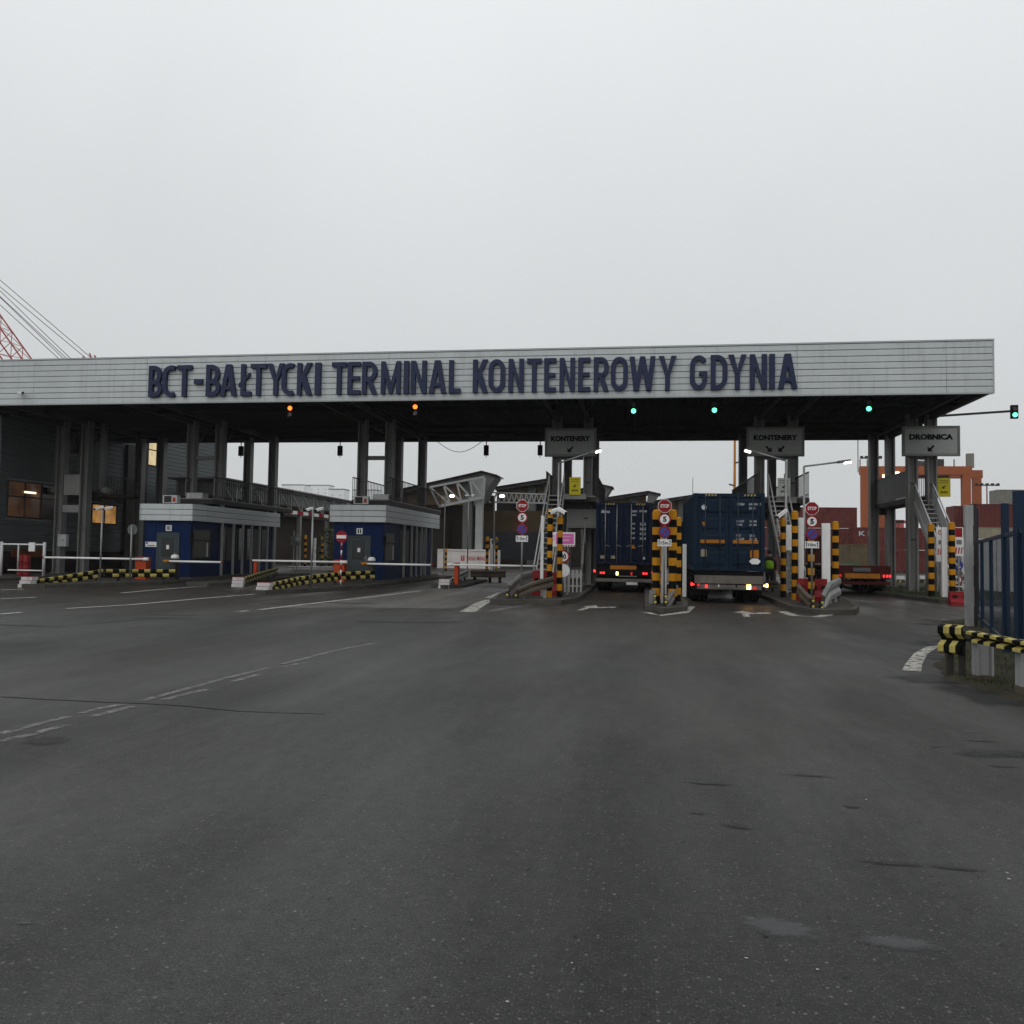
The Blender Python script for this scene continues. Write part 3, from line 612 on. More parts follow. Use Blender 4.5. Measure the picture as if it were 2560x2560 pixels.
def glyph(ch, x0, x1, z0, z1, s):
    """condensed block capital as polygons in the box; s = stroke width"""
    w = x1 - x0; h = z1 - z0; P = []
    def r(a, b, c, d): P.append([(a, c), (b, c), (b, d), (a, d)])
    def arc(cx, cz, rx, rz, t0, t1, n=14):
        a = []; b = []
        for i in range(n + 1):
            t = R(t0 + (t1 - t0) * i / n); a.append((cx + rx * math.cos(t), cz + rz * math.sin(t)))
            b.append((cx + (rx - s) * math.cos(t), cz + (rz - s) * math.sin(t)))
        for i in range(n): P.append([a[i], a[i + 1], b[i + 1], b[i]] if t1 > t0 else [b[i], b[i + 1], a[i + 1], a[i]])
    def dia(xa, za, xb, zb, k=1.06): P.append([(xa, za), (xa + s * k, za), (xb + s * k, zb), (xb, zb)] if zb > za else [(xb, zb), (xb + s * k, zb), (xa + s * k, za), (xa, za)])
    if ch == 'I': r(x0, x1, z0, z1)
    elif ch == '-': r(x0, x1, z0 + h * .40, z0 + h * .55)
    elif ch == 'T': r((x0 + x1 - s) / 2, (x0 + x1 + s) / 2, z0, z1 - s); r(x0, x1, z1 - s, z1)
    elif ch == 'L': r(x0, x0 + s, z0, z1); r(x0 + s, x1, z0, z0 + s)
    elif ch == 'Ł':
        q = x0 + w * .16; r(q, q + s, z0, z1); r(q + s, x1, z0, z0 + s)
        P.append([(x0, z0 + h * .38), (x0, z0 + h * .28), (x1 - w * .12, z0 + h * .62), (x1 - w * .12, z0 + h * .72)])
    elif ch == 'E':
        r(x0, x0 + s, z0, z1); r(x0 + s, x1, z0, z0 + s * .95); r(x0 + s, x1, z1 - s * .95, z1); r(x0 + s, x1 - w * .06, z0 + h * .5 - s * .42, z0 + h * .5 + s * .42)
    elif ch == 'N': r(x0, x0 + s, z0, z1); r(x1 - s, x1, z0, z1); P.append([(x0 + s, z1), (x0 + s * .9, z1 - h * .32), (x1 - s, z0), (x1 - s, z0 + h * .32)])
    elif ch == 'M':
        r(x0 + w * .03, x0 + w * .03 + s * .9, z0, z1); r(x1 - w * .03 - s * .9, x1 - w * .03, z0, z1); c = (x0 + x1) / 2
        P.append([(x0 + w * .03 + s * .9, z1), (x0 + w * .03 + s * .8, z1 - h * .4), (c - s * .3, z0), (c, z0), (c, z0 + h * .3)])
        P.append([(x1 - w * .03 - s * .8, z1 - h * .4), (x1 - w * .03 - s * .9, z1), (c, z0 + h * .3), (c, z0), (c + s * .3, z0)])
    elif ch == 'A':
        c = (x0 + x1) / 2; dia(x0, z0, c - s * .62, z1); dia(x1 - s * 1.06, z0, c - s * .44, z1); r(x0 + w * .2, x1 - w * .2, z0 + h * .2, z0 + h * .2 + s * .85)
    elif ch == 'Y':
        c = (x0 + x1) / 2; m_ = z0 + h * .44; r(c - s / 2, c + s / 2, z0, m_)
        P.append([(c - s / 2, m_), (c + s * .2, m_ + .02), (x0 + s * 1.08, z1), (x0, z1)]); P.append([(c - s * .2, m_ + .02), (c + s / 2, m_), (x1, z1), (x1 - s * 1.08, z1)])
    elif ch == 'K':
        r(x0, x0 + s, z0, z1); m_ = z0 + h * .5
        P.append([(x0 + s, m_ - h * .1), (x0 + s * 1.6, m_ + h * .02), (x1, z1), (x1 - s * 1.15, z1), (x0 + s, m_ + h * .1)])
        P.append([(x0 + s * 1.05, m_ + h * .06), (x0 + s * 1.0, m_ - h * .08), (x1 - s * 1.15, z0), (x1, z0), (x0 + s * 1.9, m_ + h * .14)])
    elif ch == 'W':
        q = w / 4 - s * .27; c = (x0 + x1) / 2
        dia(x0 + w * .25 - s * .5, z0, x0, z1); dia(x0 + w * .25 - s * .45, z0, c - s * .52, z1); dia(x1 - w * .25 - s * .55, z0, c - s * .52, z1); dia(x1 - w * .25 - s * .5, z0, x1 - s * 1.06, z1)
    elif ch in 'OCG':
        cx = (x0 + x1) / 2; rz = w * .62; za = z0 + rz; zb = z1 - rz
        if ch == 'O': arc(cx, zb, w / 2, rz, 0, 180); arc(cx, za, w / 2, rz, 180, 360); r(x0, x0 + s, za, zb); r(x1 - s, x1, za, zb)
        elif ch == 'C':
            w2 = w * 1.25; cx = x0 + w2 / 2; arc(cx, zb, w2 / 2, rz, 66, 180); arc(cx, za, w2 / 2, rz, 180, 294); r(x0, x0 + s, za, zb)
        else:
            arc(cx, zb, w / 2, rz, 28, 180); arc(cx, za, w / 2, rz, 180, 360); r(x0, x0 + s, za, zb); r(x1 - s, x1, za, z0 + h * .52); r(x0 + w * .52, x1 - s, z0 + h * .52 - s * .75, z0 + h * .52)
    elif ch == 'D':
        r(x0, x0 + s, z0, z1); rz = h * .36; rx = w * .62; cx = x1 - rx
        arc(cx, z1 - rz, rx, rz, 0, 90); arc(cx, z0 + rz, rx, rz, 270, 360); r(x1 - s, x1, z0 + rz, z1 - rz); r(x0 + s, cx, z0, z0 + s); r(x0 + s, cx, z1 - s, z1)
    elif ch in 'BR':
        r(x0, x0 + s, z0, z1); zm = z0 + h * .46; rz = (z1 - zm + s * .5) / 2; rx = w * .5; k = .93 if ch == 'B' else 1.0
        xa = x0 + w * k; cx = xa - rx; cz = z1 - rz; arc(cx, cz, rx, rz, -90, 90); r(x0 + s, cx, z1 - s, z1); r(x0 + s, cx, z1 - 2 * rz, z1 - 2 * rz + s)
        if ch == 'B':
            rz2 = (zm + s * .5 - z0) / 2; cx = x1 - rx; arc(cx, z0 + rz2, rx, rz2, -90, 90); r(x0 + s, cx, z0, z0 + s); r(x0 + s, cx - s * .3, z0 + 2 * rz2 - s, z0 + 2 * rz2)
        else: P.append([(x1 - s * 1.15, z0), (x1, z0), (x0 + s * 2.15, zm), (x0 + s * 1.0, zm)])
    return P
for ch, a, b_ in LT:
    x0 = W(a, 950, YF - .15).x; x1 = W(b_, 950, YF - .15).x
    k = MB()
    for i, q in enumerate(glyph(ch, x0, x1, 8.44, 9.86, .195)):
        ar = sum(q[j][0] * q[(j + 1) % len(q)][1] - q[(j + 1) % len(q)][0] * q[j][1] for j in range(len(q)))
        if ar < 0: q = q[::-1]
        e = (i % 5) * .0009
        n = len(q); v = [(p[0], YF - .17 - e, p[1]) for p in q] + [(p[0], YF + .003, p[1]) for p in q]
        k.add(v, [tuple(range(n)), tuple(range(2 * n - 1, n - 1, -1))] + [(j, n + j, n + (j + 1) % n, (j + 1) % n) for j in range(n)])
    k.build('letter', 'navy', sl)

# ================================================================== OFFICE BUILDING at the left
XW = -32.3
off = thing('office_building', 'office building with grey boards darkened for shade at the left end of the canopy', 'building', (-38, 47, 0))
MB().box(-46, XW - .06, 38.35, 62, KZ, 10.2).build('wall', 'joint', off)
op = {}
def oplank(ln, m_='clad_shaded'):
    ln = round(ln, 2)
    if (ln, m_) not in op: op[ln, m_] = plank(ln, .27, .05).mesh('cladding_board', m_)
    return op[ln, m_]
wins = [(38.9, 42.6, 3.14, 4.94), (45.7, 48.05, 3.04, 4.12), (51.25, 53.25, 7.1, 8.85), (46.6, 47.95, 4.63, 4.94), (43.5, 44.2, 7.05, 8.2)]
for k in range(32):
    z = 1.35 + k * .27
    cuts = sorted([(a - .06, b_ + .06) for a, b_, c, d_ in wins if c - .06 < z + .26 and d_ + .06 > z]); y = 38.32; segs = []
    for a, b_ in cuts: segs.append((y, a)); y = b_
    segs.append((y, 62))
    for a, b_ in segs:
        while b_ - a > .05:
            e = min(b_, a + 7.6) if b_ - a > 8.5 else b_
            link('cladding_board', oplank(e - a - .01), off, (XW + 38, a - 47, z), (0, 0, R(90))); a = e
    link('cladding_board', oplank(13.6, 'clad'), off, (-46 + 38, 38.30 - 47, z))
MB().box(XW - .05, XW + .02, 38.4, 62, KZ, 1.32).build('plinth', 'brick', off)
def window(par, Y0, Y1, z0, z1, pm, bars=(1, 1), x=XW):
    f = MB(); t = .07
    f.box(x - .05, x + .06, Y0 - t, Y0, z0 - t, z1 + t); f.box(x - .05, x + .06, Y1, Y1 + t, z0 - t, z1 + t)
    f.box(x - .05, x + .06, Y0, Y1, z0 - t, z0); f.box(x - .05, x + .06, Y0, Y1, z1, z1 + t)
    for i in range(1, bars[0] + 1): yy = Y0 + (Y1 - Y0) * i / (bars[0] + 1); f.box(x - .04, x + .04, yy - .035, yy + .035, z0, z1)
    for i in range(1, bars[1] + 1): zz = z0 + (z1 - z0) * (i / (bars[1] + 1) + .08); f.box(x - .04, x + .035, Y0, Y1, zz - .035, zz + .035)
    wd = f.build('window', 'steeld', par)
    for i in range(bars[0] + 1):
        a = Y0 + (Y1 - Y0) * i / (bars[0] + 1); b_ = Y0 + (Y1 - Y0) * (i + 1) / (bars[0] + 1)
        MB().box(x - .03, x - .015, a + .001, b_ - .001, z0, z1).build('pane', pm[i % len(pm)], wd)
    return wd
window(off, *wins[0], ['windim', 'windim', 'pane'], (2, 1)); window(off, *wins[1], ['winwarm'], (1, 0)); window(off, *wins[2], ['wincream'], (1, 1))
window(off, *wins[3], ['wincream', 'windim'], (1, 0)); window(off, *wins[4], ['pane'], (0, 0))
MB().box(XW + .03, XW + .06, 40.05, 40.9, 4.4, 4.5).build('strip_light', 'tube', off)
# dark service tower with the stair door and the gallery along the wall
MB().box(XW + .06, XW + .25, 48.7, 50.9, KZ, 8.1).build('stair_tower', 'steeld', off)
MB().box(XW + .06, XW + 1.5, 44.0, 48.65, 3.85 + .75, 4.1 + .65).build('gallery_deck', 'steeld', off)
def railing(par, p0, p1, h=1.05, step=.28, mt='steeld', bw=.025):
    p0 = Vector(p0); p1 = Vector(p1); ln = (p1 - p0).length; n = max(1, int(ln / step))
    rl = MB().bar(p0 + Vector((0, 0, h)), p1 + Vector((0, 0, h)), .05).bar(p0 + Vector((0, 0, .12)), p1 + Vector((0, 0, .12)), .035).build('railing', mt, par)
    me = MB().box(-bw / 2, bw / 2, -bw / 2, bw / 2, -.02, h).mesh('baluster', mt); inv = rootm(rl).inverted()
    for i in range(n + 1): link('baluster', me, rl, inv @ (p0 + (p1 - p0) * (i / n)))
    return rl
railing(off, (XW + 1.45, 44.1, 4.75), (XW + 1.45, 48.6, 4.75), 1.0, .3)
MB().box(XW + .06, XW + 1.5, 54, 59.5, 4.3, 4.5).build('gallery_deck', 'steeld', off); railing(off, (XW + 1.45, 54.1, 4.5), (XW + 1.45, 59.4, 4.5), 1.1, .22)
cabinet('junction_box', -31.0, -30.5, 41.1, 41.3, 1.6, 2.25, 'whited', 'small pale junction box on the paired column beside the white swing gate', 'box')

# ================================================================== BOOTHS
def booth(X0, X1, Y0, Y1, zf0, zf1, label, num, fins, notice):
    b = thing('gate_booth', label, 'booth', ((X0 + X1) / 2, (Y0 + Y1) / 2, KZ), 0, None)
    MB().box(X0 + .12, X1 - .1, Y0 + .15, Y0 + 2.9, KZ, zf0 + .1).build('wall', 'blue', b)
    MB().box(X0 + .12, X1 - .45, Y0 + 2.9, Y1 - .1, KZ, zf0 + .1).build('rear_wall', 'blue', b)
    MB().box(X0 + .05, X1 + .05, Y0 + .05, Y1, KZ - .02, KZ + .08).build('base', 'kerb', b)
    for i in range(1, 5):                   # vertical sheet seams on the blue front
        x = X0 + .12 + i * (X1 - X0 - .22) / 5; MB().box(x - .006, x + .006, Y0 + .135, Y0 + .15, KZ + .1, zf0).build('seam', 'navy', b)
    MB().box(X0, X1, Y0 + .04, Y1 - .04, zf0 + .06, zf1 - .06).build('roof', 'shed', b)
    h = (zf1 - zf0) / 3
    pf = plank(X1 - X0 + .06, h, .05).mesh('fascia_board', 'clad'); ps = plank(Y1 - Y0 + .06, h, .05).mesh('fascia_board', 'clad')
    ox, oy = b.location.x, b.location.y
    for k in range(3):
        z = zf0 + k * h - KZ
        link('fascia_board', pf, b, (X0 - .03 - ox, Y0 - .03 - oy, z)); link('fascia_board', ps, b, (X1 + .04 - ox, Y0 - .02 - oy, z), (0, 0, R(90)))
        link('fascia_board', ps, b, (X0 - .04 - ox, Y1 - oy, z), (0, 0, R(-90)))
    # door with a frame, a pane and a handle
    dx0 = X0 + (X1 - X0) * .34; dx1 = dx0 + .98; dz = KZ + 2.12
    fr = MB().box(dx0 - .1, dx0, Y0 + .1, Y0 + .16, KZ + .08, dz + .1).box(dx1, dx1 + .1, Y0 + .1, Y0 + .16, KZ + .08, dz + .1).box(dx0, dx1, Y0 + .1, Y0 + .16, dz, dz + .1).build('door_frame', 'doorg', b)
    dr = MB().box(dx0 + .005, dx1 - .005, Y0 + .115, Y0 + .155, KZ + .09, dz - .005).build('door', 'doorg', b)
    MB().box(dx0 + .14, dx1 - .2, Y0 + .105, Y0 + .12, KZ + 1.05, dz - .12).build('pane', 'pane', dr)
    MB().box(dx1 - .13, dx1 - .09, Y0 + .08, Y0 + .115, KZ + .95, KZ + 1.25).box(dx1 - .25, dx1 - .1, Y0 + .06, Y0 + .085, KZ + 1.12, KZ + 1.15).build('handle', 'galv', dr)
    MB().box(dx0 + .42, dx0 + .56, Y0 + .095, Y0 + .106, KZ + 1.42, KZ + 1.62).build('paper_notice', 'signwhite', dr)
    cx = (dx0 + dx1) / 2
    MB().box(cx - .15, cx + .15, Y0 + .125, Y0 + .145, dz + .18, dz + .46).build('number_plate', 'signwhite', b)
    lettering(MB(), num, cx - .09, cx + .09, dz + .22, dz + .42, Y0 + .119, .006, .02).build('number', 'black', b)
    if notice:
        MB().box(X0 + .2, X0 + .78, Y0 + .125, Y0 + .145, 1.66, 1.9).build('notice', 'signwhite', b)
        MB().box(X0 + .23, X0 + .33, Y0 + .119, Y0 + .126, 1.8, 1.88).build('notice_mark', 'navy', b); k = MB()
        for i in range(9): k.box(X0 + .3 + i * .045, X0 + .33 + i * .045, Y0 + .119, Y0 + .126, 1.70, 1.745)
        k.build('notice_text', 'black', b)
    # service window in the side, with a blind, towards the lane
    f = MB(); a, c_ = Y0 + .35, Y0 + 1.95
    f.box(X1 - .1, X1 - .06, a - .06, a, 1.12, 2.56).box(X1 - .1, X1 - .06, c_, c_ + .06, 1.12, 2.56).box(X1 - .1, X1 - .06, a, c_, 2.5, 2.56).box(X1 - .1, X1 - .05, a, c_, 1.12, 1.18).box(X1 - .1, X1 - .065, a, c_, 1.98, 2.05)
    wd = f.build('service_window', 'steeld', b)
    MB().box(X1 - .1, X1 - .085, a, c_, 1.18, 1.98).build('pane', 'blind', wd); MB().box(X1 - .1, X1 - .08, a, c_, 2.05, 2.5).build('blind', 'blind', wd); MB().box(X1 - .085, X1 - .07, c_ - .3, c_ - .2, 1.2, 1.9).build('frame_bar', 'whited', wd)
    # row of posts under the roof edge with glazing set back behind them
    for i, y in enumerate(fins):
        MB().box(X1 - .07, X1 + .03, y - .05, y + .05, KZ + .06, zf0 + .03).build('post', 'fin', b)
        if i < len(fins) - 1:
            e = fins[i + 1]
            MB().box(X1 - .452, X1 - .43, y + .08, e - .08, 1.0, 2.75).build('pane', 'blind' if i % 3 == 1 else 'pane', b)
    MB().box(X1 - .08, X1 + .02, Y0 + 2.9, Y1 - .3, KZ + .02, KZ + .14).build('sill', 'kerb', b)
    MB().box(X1 - .12, X1 + .02, Y0 + .1, Y0 + .2, 1.85, 2.35).build('intercom', 'black', b)
    return b
booth(-23.95, -21.3, 37.6, 47.5, 2.93, 3.76, 'blue booth beside the office with a white notice left of its door', 'III', [40.67, 41.9, 42.95, 44.0, 45.0, 46.0, 46.85], True)
booth(-14.95, -12.2, 39.3, 50.3, 3.01, 3.87, 'blue booth with the no entry sign standing in front of it', 'II', [42.77, 44.26, 45.26, 46.3, 47.2, 48.6], False)
def ac(X, Y, z, label):
    a = thing('air_conditioner', label, 'air conditioner', (X, Y, z), 0, 'air conditioners on the booth roofs')
    MB().box(X - .38, X + .38, Y, Y + .3, z + .03, z + .42).build('casing', 'whited', a); MB().box(X - .3, X + .08, Y - .015, Y, z + .07, z + .38).build('grille', 'steeld', a)
    MB().box(X + .15, X + .3, Y - .012, Y, z + .1, z + .3).build('sticker', 'orange', a); MB().box(X - .34, X - .28, Y, Y + .3, z - .12, z + .04).box(X + .28, X + .34, Y, Y + .3, z - .12, z + .04).build('feet', 'steeld', a)
ac(-22.95, 38.4, 3.80, 'small air conditioner box on the roof of the booth beside the office')
ac(-13.75, 40.2, 3.92, 'small air conditioner box on the roof of the booth behind the no entry sign')

# ================================================================== RAISED WALKWAYS AND STAIRS
def walkway(X0, X1, Y0, Y1, z, label, solid=False, front=True):
    t = thing('raised_walkway', label, 'walkway', ((X0 + X1) / 2, (Y0 + Y1) / 2, z), 0, 'raised walkways between the columns')
    MB().box(X0, X1, Y0, Y1, z - .28, z - .06).build('deck_frame', 'steeld', t)
    n = int((Y1 - Y0) / .6)
    for i in range(n): MB().box(X0 + .02, X1 - .02, Y0 + i * (Y1 - Y0) / n, Y0 + (i + 1) * (Y1 - Y0) / n - .015, z - .058, z).build('deck_plate', 'steel', t)
    for X in (X0 + .03, X1 - .03):
        if solid and X < (X0 + X1) / 2:
            for i in range(5): a = Y0 + i * (Y1 - Y0) / 5; MB().box(X - .02, X + .02, a, a + (Y1 - Y0) / 5 - .02, z + .02, z + 1.2).build('parapet_panel', 'steel', t)
            MB().box(X - .04, X + .04, Y0, Y1, z + 1.21, z + 1.27).build('handrail', 'steel', t)
        else: railing(t, (X, Y0 + .05, z), (X, Y1 - .05, z), 1.1, .25, 'steeld')
    for y in (Y0 + .8, Y1 - .8): MB().box(X0 + .25, X1 - .25, y - .06, y + .06, z - .6, z - .281).build('bracket', 'steeld', t)
    return t
walkway(-23.7, -21.75, 40.35, 50.5, 4.2, 'raised walkway with dark railing above the booth beside the office')
walkway(-14.3, -12.35, 40.35, 51.5, 4.2, 'raised walkway with dark railing above the booth behind the no entry sign')
walkway(-4.3, -2.0, 38.3, 49.5, 4.3, 'raised walkway behind the first kontenery sign, reached by steep stairs')
walkway(5.2, 7.35, 38.3, 49.5, 4.3, 'raised walkway behind the second kontenery sign, reached by steep stairs')
walkway(12.62, 13.7, 41.9, 49.0, 4.6, 'raised walkway with solid grey parapet behind the drobnica sign', True)
cabinet('roof_cabinet', -23.35, -22.45, 40.6, 41.2, 3.7, 4.5, 'whited', 'pale cabinet box on the roof of the booth beside the office', 'cabinet')
cabinet('roof_cabinet', -13.4, -12.55, 41.0, 41.6, 3.8, 4.5, 'whited', 'pale cabinet box on the roof of the booth behind the no entry sign', 'cabinet')
def stairs(X, Y0, Y1, z0, z1, w, label, mt='steel', edge='whited', board=True, n=None, side=0):
    t = thing('staircase', label, 'stairs', (X, Y0, z0)); n = n or int((z1 - z0) / .21)
    me = MB().box(-w / 2, w / 2, 0, .24, -.035, 0).mesh('tread', mt if not board else edge)
    for i in range(n): link('tread', me, t, (0, (Y1 - Y0) * i / n, (z1 - z0) * (i + 1) / n))
    for s in (-1, 1):
        x = X + s * (w / 2 + .03)
        MB().bar((x, Y0 - .05, z0 + .02), (x, Y1 + .1, z1), .05, .30 if board else .2).build('stringer', edge if board else mt, t)
        MB().bar((x, Y0, z0 + 1.0), (x, Y1, z1 + 1.0), .05).build('handrail', edge, t)
        if side: MB().add([(x - s * .03, Y0 + .9, z0 + .9), (x - s * .03, Y1, z1 + .12), (x - s * .03, Y1, z1 + .12 + side), (x - s * .03, Y0 + .9, z0 + .9 + side), (x - s * .05, Y0 + .9, z0 + .9), (x - s * .05, Y1, z1 + .12), (x - s * .05, Y1, z1 + .12 + side), (x - s * .05, Y0 + .9, z0 + .9 + side)], [(0, 1, 2, 3), (7, 6, 5, 4), (0, 4, 5, 1), (1, 5, 6, 2), (2, 6, 7, 3), (3, 7, 4, 0)]).build('side_board', edge, t)
        for k in (0, .5, 1): MB().bar((x, Y0 + (Y1 - Y0) * k, z0 + (z1 - z0) * k), (x, Y0 + (Y1 - Y0) * k, z0 + (z1 - z0) * k + 1.0), .04).build('baluster', edge, t)
    return t
stairs(-3.78, 33.0, 38.3, KZ, 4.3, .62, 'steep grey metal stairs behind the pink board by the first container truck', 'steel', 'fin')
stairs(-2.85, 36.2, 38.2, KZ, 2.1, .75, 'short dark stairs with pale tread edges beside the first column pair at the truck lanes', 'steeld', 'steel', False)
stairs(5.95, 33.6, 38.3, KZ, 4.3, .62, 'steep pale stairs beside the worker in the green vest', 'steel', 'fin')
stairs(13.05, 36.95, 41.9, KZ, 4.6, .74, 'steep stairs with broad white side boards below the drobnica sign', side=.75)
cabinet('equipment_box', -3.35, -1.95, 39.0, 40.9, 2.85, 3.72, 'steel', 'big beige equipment box under the walkway beside the navy container', 'box')

# ================================================================== OVERHEAD SIGNS
def arrowpoly(cx, cz, s, flip=1):
    p = [(-.5, -.5), (.25, -.5), (.0, -.25), (.5, .3), (.3, .5), (-.22, -.02), (-.5, .25)]
    return [(cx + flip * a * s, cz + b_ * s) for a, b_ in p]
def oversign(X0, X1, z0, z1, text, arrows, label, cat='sign'):
    Y = 41.0; t = thing('lane_sign', label, cat, ((X0 + X1) / 2, Y, z0))
    MB().box(X0 + .04, X1 - .04, Y, Y + .1, z0 + .04, z1 - .04).build('panel', 'signgrey', t)
    MB().box(X0, X0 + .06, Y - .03, Y + .12, z0, z1).box(X1 - .06, X1, Y - .03, Y + .12, z0, z1).box(X0 + .06, X1 - .06, Y - .03, Y + .12, z0, z0 + .06).box(X0 + .06, X1 - .06, Y - .03, Y + .12, z1 - .06, z1).build('frame', 'steel', t)
    w = X1 - X0; h = z1 - z0
    MB().box(X0 + .09, X1 - .09, Y - .008, Y - .002, z1 - .11, z1 - .095).box(X0 + .09, X1 - .09, Y - .008, Y - .002, z0 + .095, z0 + .11).box(X0 + .09, X0 + .105, Y - .008, Y - .002, z0 + .11, z1 - .11).box(X1 - .105, X1 - .09, Y - .008, Y - .002, z0 + .11, z1 - .11).build('border_line', 'black', t)
    lettering(MB(), text, X0 + w * .12, X1 - w * .12, z0 + h * .54, z0 + h * .73, Y - .012, .01, .055).build('lettering', 'black', t)
    for dx, f in arrows:
        p = arrowpoly((X0 + X1) / 2 + dx, z0 + h * .26, .30, f)
        if f < 0: p = p[::-1]
        MB().extr([(a, b_) for a, b_ in p], 'y', Y - .012, Y - .002).build('arrow', 'black', t)
    for x in (X0 + .35, X1 - .35): MB().box(x - .04, x + .04, Y + .1, Y + .34, z0 + .2, z1 - .2).build('bracket', 'steel', t)
    return t
oversign(-4.66, -2.13, 6.40, 7.80, 'KONTENERY', [(0, 1)], 'grey overhead board reading KONTENERY with one arrow')
oversign(5.0, 7.64, 6.40, 7.80, 'KONTENERY', [(-.32, -1), (.28, 1)], 'grey overhead board reading KONTENERY with two arrows')
oversign(12.0, 14.5, 6.40, 7.80, 'DROBNICA', [(0, 1)], 'grey overhead board reading DROBNICA with one arrow')
def notice(px0, py0, px1, py1, Y, mt, label, rows=True):
    a = W(px0, py1, Y); b_ = W(px1, py0, Y); t = thing('notice_board', label, 'sign', ((a.x + b_.x) / 2, Y, a.z)); w = b_.x - a.x; h = b_.z - a.z
    MB().box(a.x, b_.x, Y, Y + .03, a.z, b_.z).build('panel', mt, t); cx = (a.x + b_.x) / 2; k = MB()
    k.extr(arrowpoly(cx, a.z + h * .52, h * .17), 'y', Y - .006, Y - .001).build('symbol', 'black', t); k = MB()
    for i in range(5): k.box(a.x + w * (.25 + i * .11), a.x + w * (.32 + i * .11), Y - .006, Y - .001, a.z + h * (.19 + .02 * (i % 2)), a.z + h * .30)
    k.build('text_row', 'black', t); k = MB()
    for r_ in range(2):
        for i in range(9): k.box(a.x + w * (.16 + i * .078), a.x + w * (.205 + i * .078), Y - .005, Y - .001, b_.z - h * (.16 + r_ * .11), b_.z - h * (.12 + r_ * .11))
    k.build('small_text', 'steeld', t)
    MB().box(cx - .05, cx + .05, Y + .03, Y + .5, a.z + .05, a.z + .15).build('bracket', 'steel', t)
    return t
notice(1423, 1193, 1452, 1237, 38.0, 'yellow', 'yellow notice board hanging under the first kontenery sign')
notice(2344, 1195, 2376, 1242, 41.6, 'yellow', 'yellow notice board hanging under the drobnica sign')
notice(1944, 1195, 1976, 1240, 37.8, 'signgrey', 'pale grey notice board hanging under the second kontenery sign')
tag(MB().box(W(1410, 1240, 38.2).x, W(1466, 1240, 38.2).x, 38.05, 38.25, 4.12, 4.36).build('landing_beam', 'steel'), 'grey beam under the yellow board by the navy container', 'beam')
tag(MB().box(W(1940, 1240, 38.2).x, W(1990, 1240, 38.2).x, 38.05, 38.25, 4.02, 4.26).build('landing_beam', 'steel'), 'grey beam under the pale board by the blue container', 'beam')

# ================================================================== ROAD SIGNS
def stopgroup(px, base_y, Y, zst, dist, label):
    X = W(px, 1265, Y).x; t = thing('road_sign', label, 'road sign', (X, Y, KZ), 0, 'stop signs at the lane entries')
    MB().cyl((X, Y + .05, KZ - .05), (X, Y + .05, zst + .1), .03, 10).build('post', 'galv', t, True)
    def plate(z, r, n, m1, rot=0): return MB().add(*ngon(X, Y, z, r, n, rot)).build('plate', m1, t)
    def ngon(X, y, z, r, n, rot, th=.012):
        v = [(X + r * math.cos(2 * math.pi * (i + rot) / n), y, z + r * math.sin(2 * math.pi * (i + rot) / n)) for i in range(n)]
        v += [(a, y + th, c) for a, b_, c in v]; f = [tuple(range(n)), tuple(range(2 * n - 1, n - 1, -1))] + [(i, n + i, n + (i + 1) % n, (i + 1) % n) for i in range(n)]
        return v, f
    r = .205
    o = plate(zst, r * 1.08, 8, 'signwhite', .5); MB().add(*ngon(X, Y - .006, zst, r, 8, .5, .005)).build('face', 'signred', o)
    lettering(MB(), 'STOP', X - .135, X + .135, zst - .055, zst + .055, Y - .011, .004, .03).build('lettering', 'signwhite', o)
    z = zst - .41; o = plate(z, .19, 24, 'signred'); MB().add(*ngon(X, Y - .006, z, .145, 24, 0, .005)).build('face', 'signwhite', o)
    lettering(MB(), '5', X - .055, X + .055, z - .085, z + .085, Y - .011, .004, .04).build('lettering', 'black', o)
    z = zst - .81; o = plate(z, .19, 24, 'signred'); MB().add(*ngon(X, Y - .006, z, .15, 24, 0, .005)).build('face', 'signblue', o)
    MB().bar((X - .11, Y - .009, z - .11), (X + .11, Y - .009, z + .11), .006, .035).build('slash', 'signred', o)
    z = zst - 1.14; o = MB().box(X - .21, X + .21, Y, Y + .012, z - .105, z + .105).build('distance_plate', 'signwhite', t)
    lettering(MB(), dist, X - .115, X + .115, z - .05, z + .05, Y - .005, .004, .02).build('lettering', 'black', o)
    for s in (-1, 1): MB().box(X + s * .165 - .011, X + s * .165 + .011, Y - .005, Y - .001, z - .075, z + .075).extr([(X + s * .165 - .03, z + .05), (X + s * .165 + .03, z + .05), (X + s * .165, z + .09)], 'y', Y - .006, Y - .001).build('arrow', 'black', o)
    return t
stopgroup(1306, 1500, 28.6, W(1308, 1264, 28.6).z, '15m', 'stop, speed 5 and no parking signs on a pole beside the lowered white boom')
stopgroup(1662, 1515, 26.4, W(1662, 1265, 26.4).z, '15m', 'stop, speed 5 and no parking signs on a pole between the two container trucks')
stopgroup(2030, 1515, 27.4, W(2029, 1271, 27.4).z, '10m', 'stop, speed 5 and no parking signs with a 10m plate beside the red trailer lane')
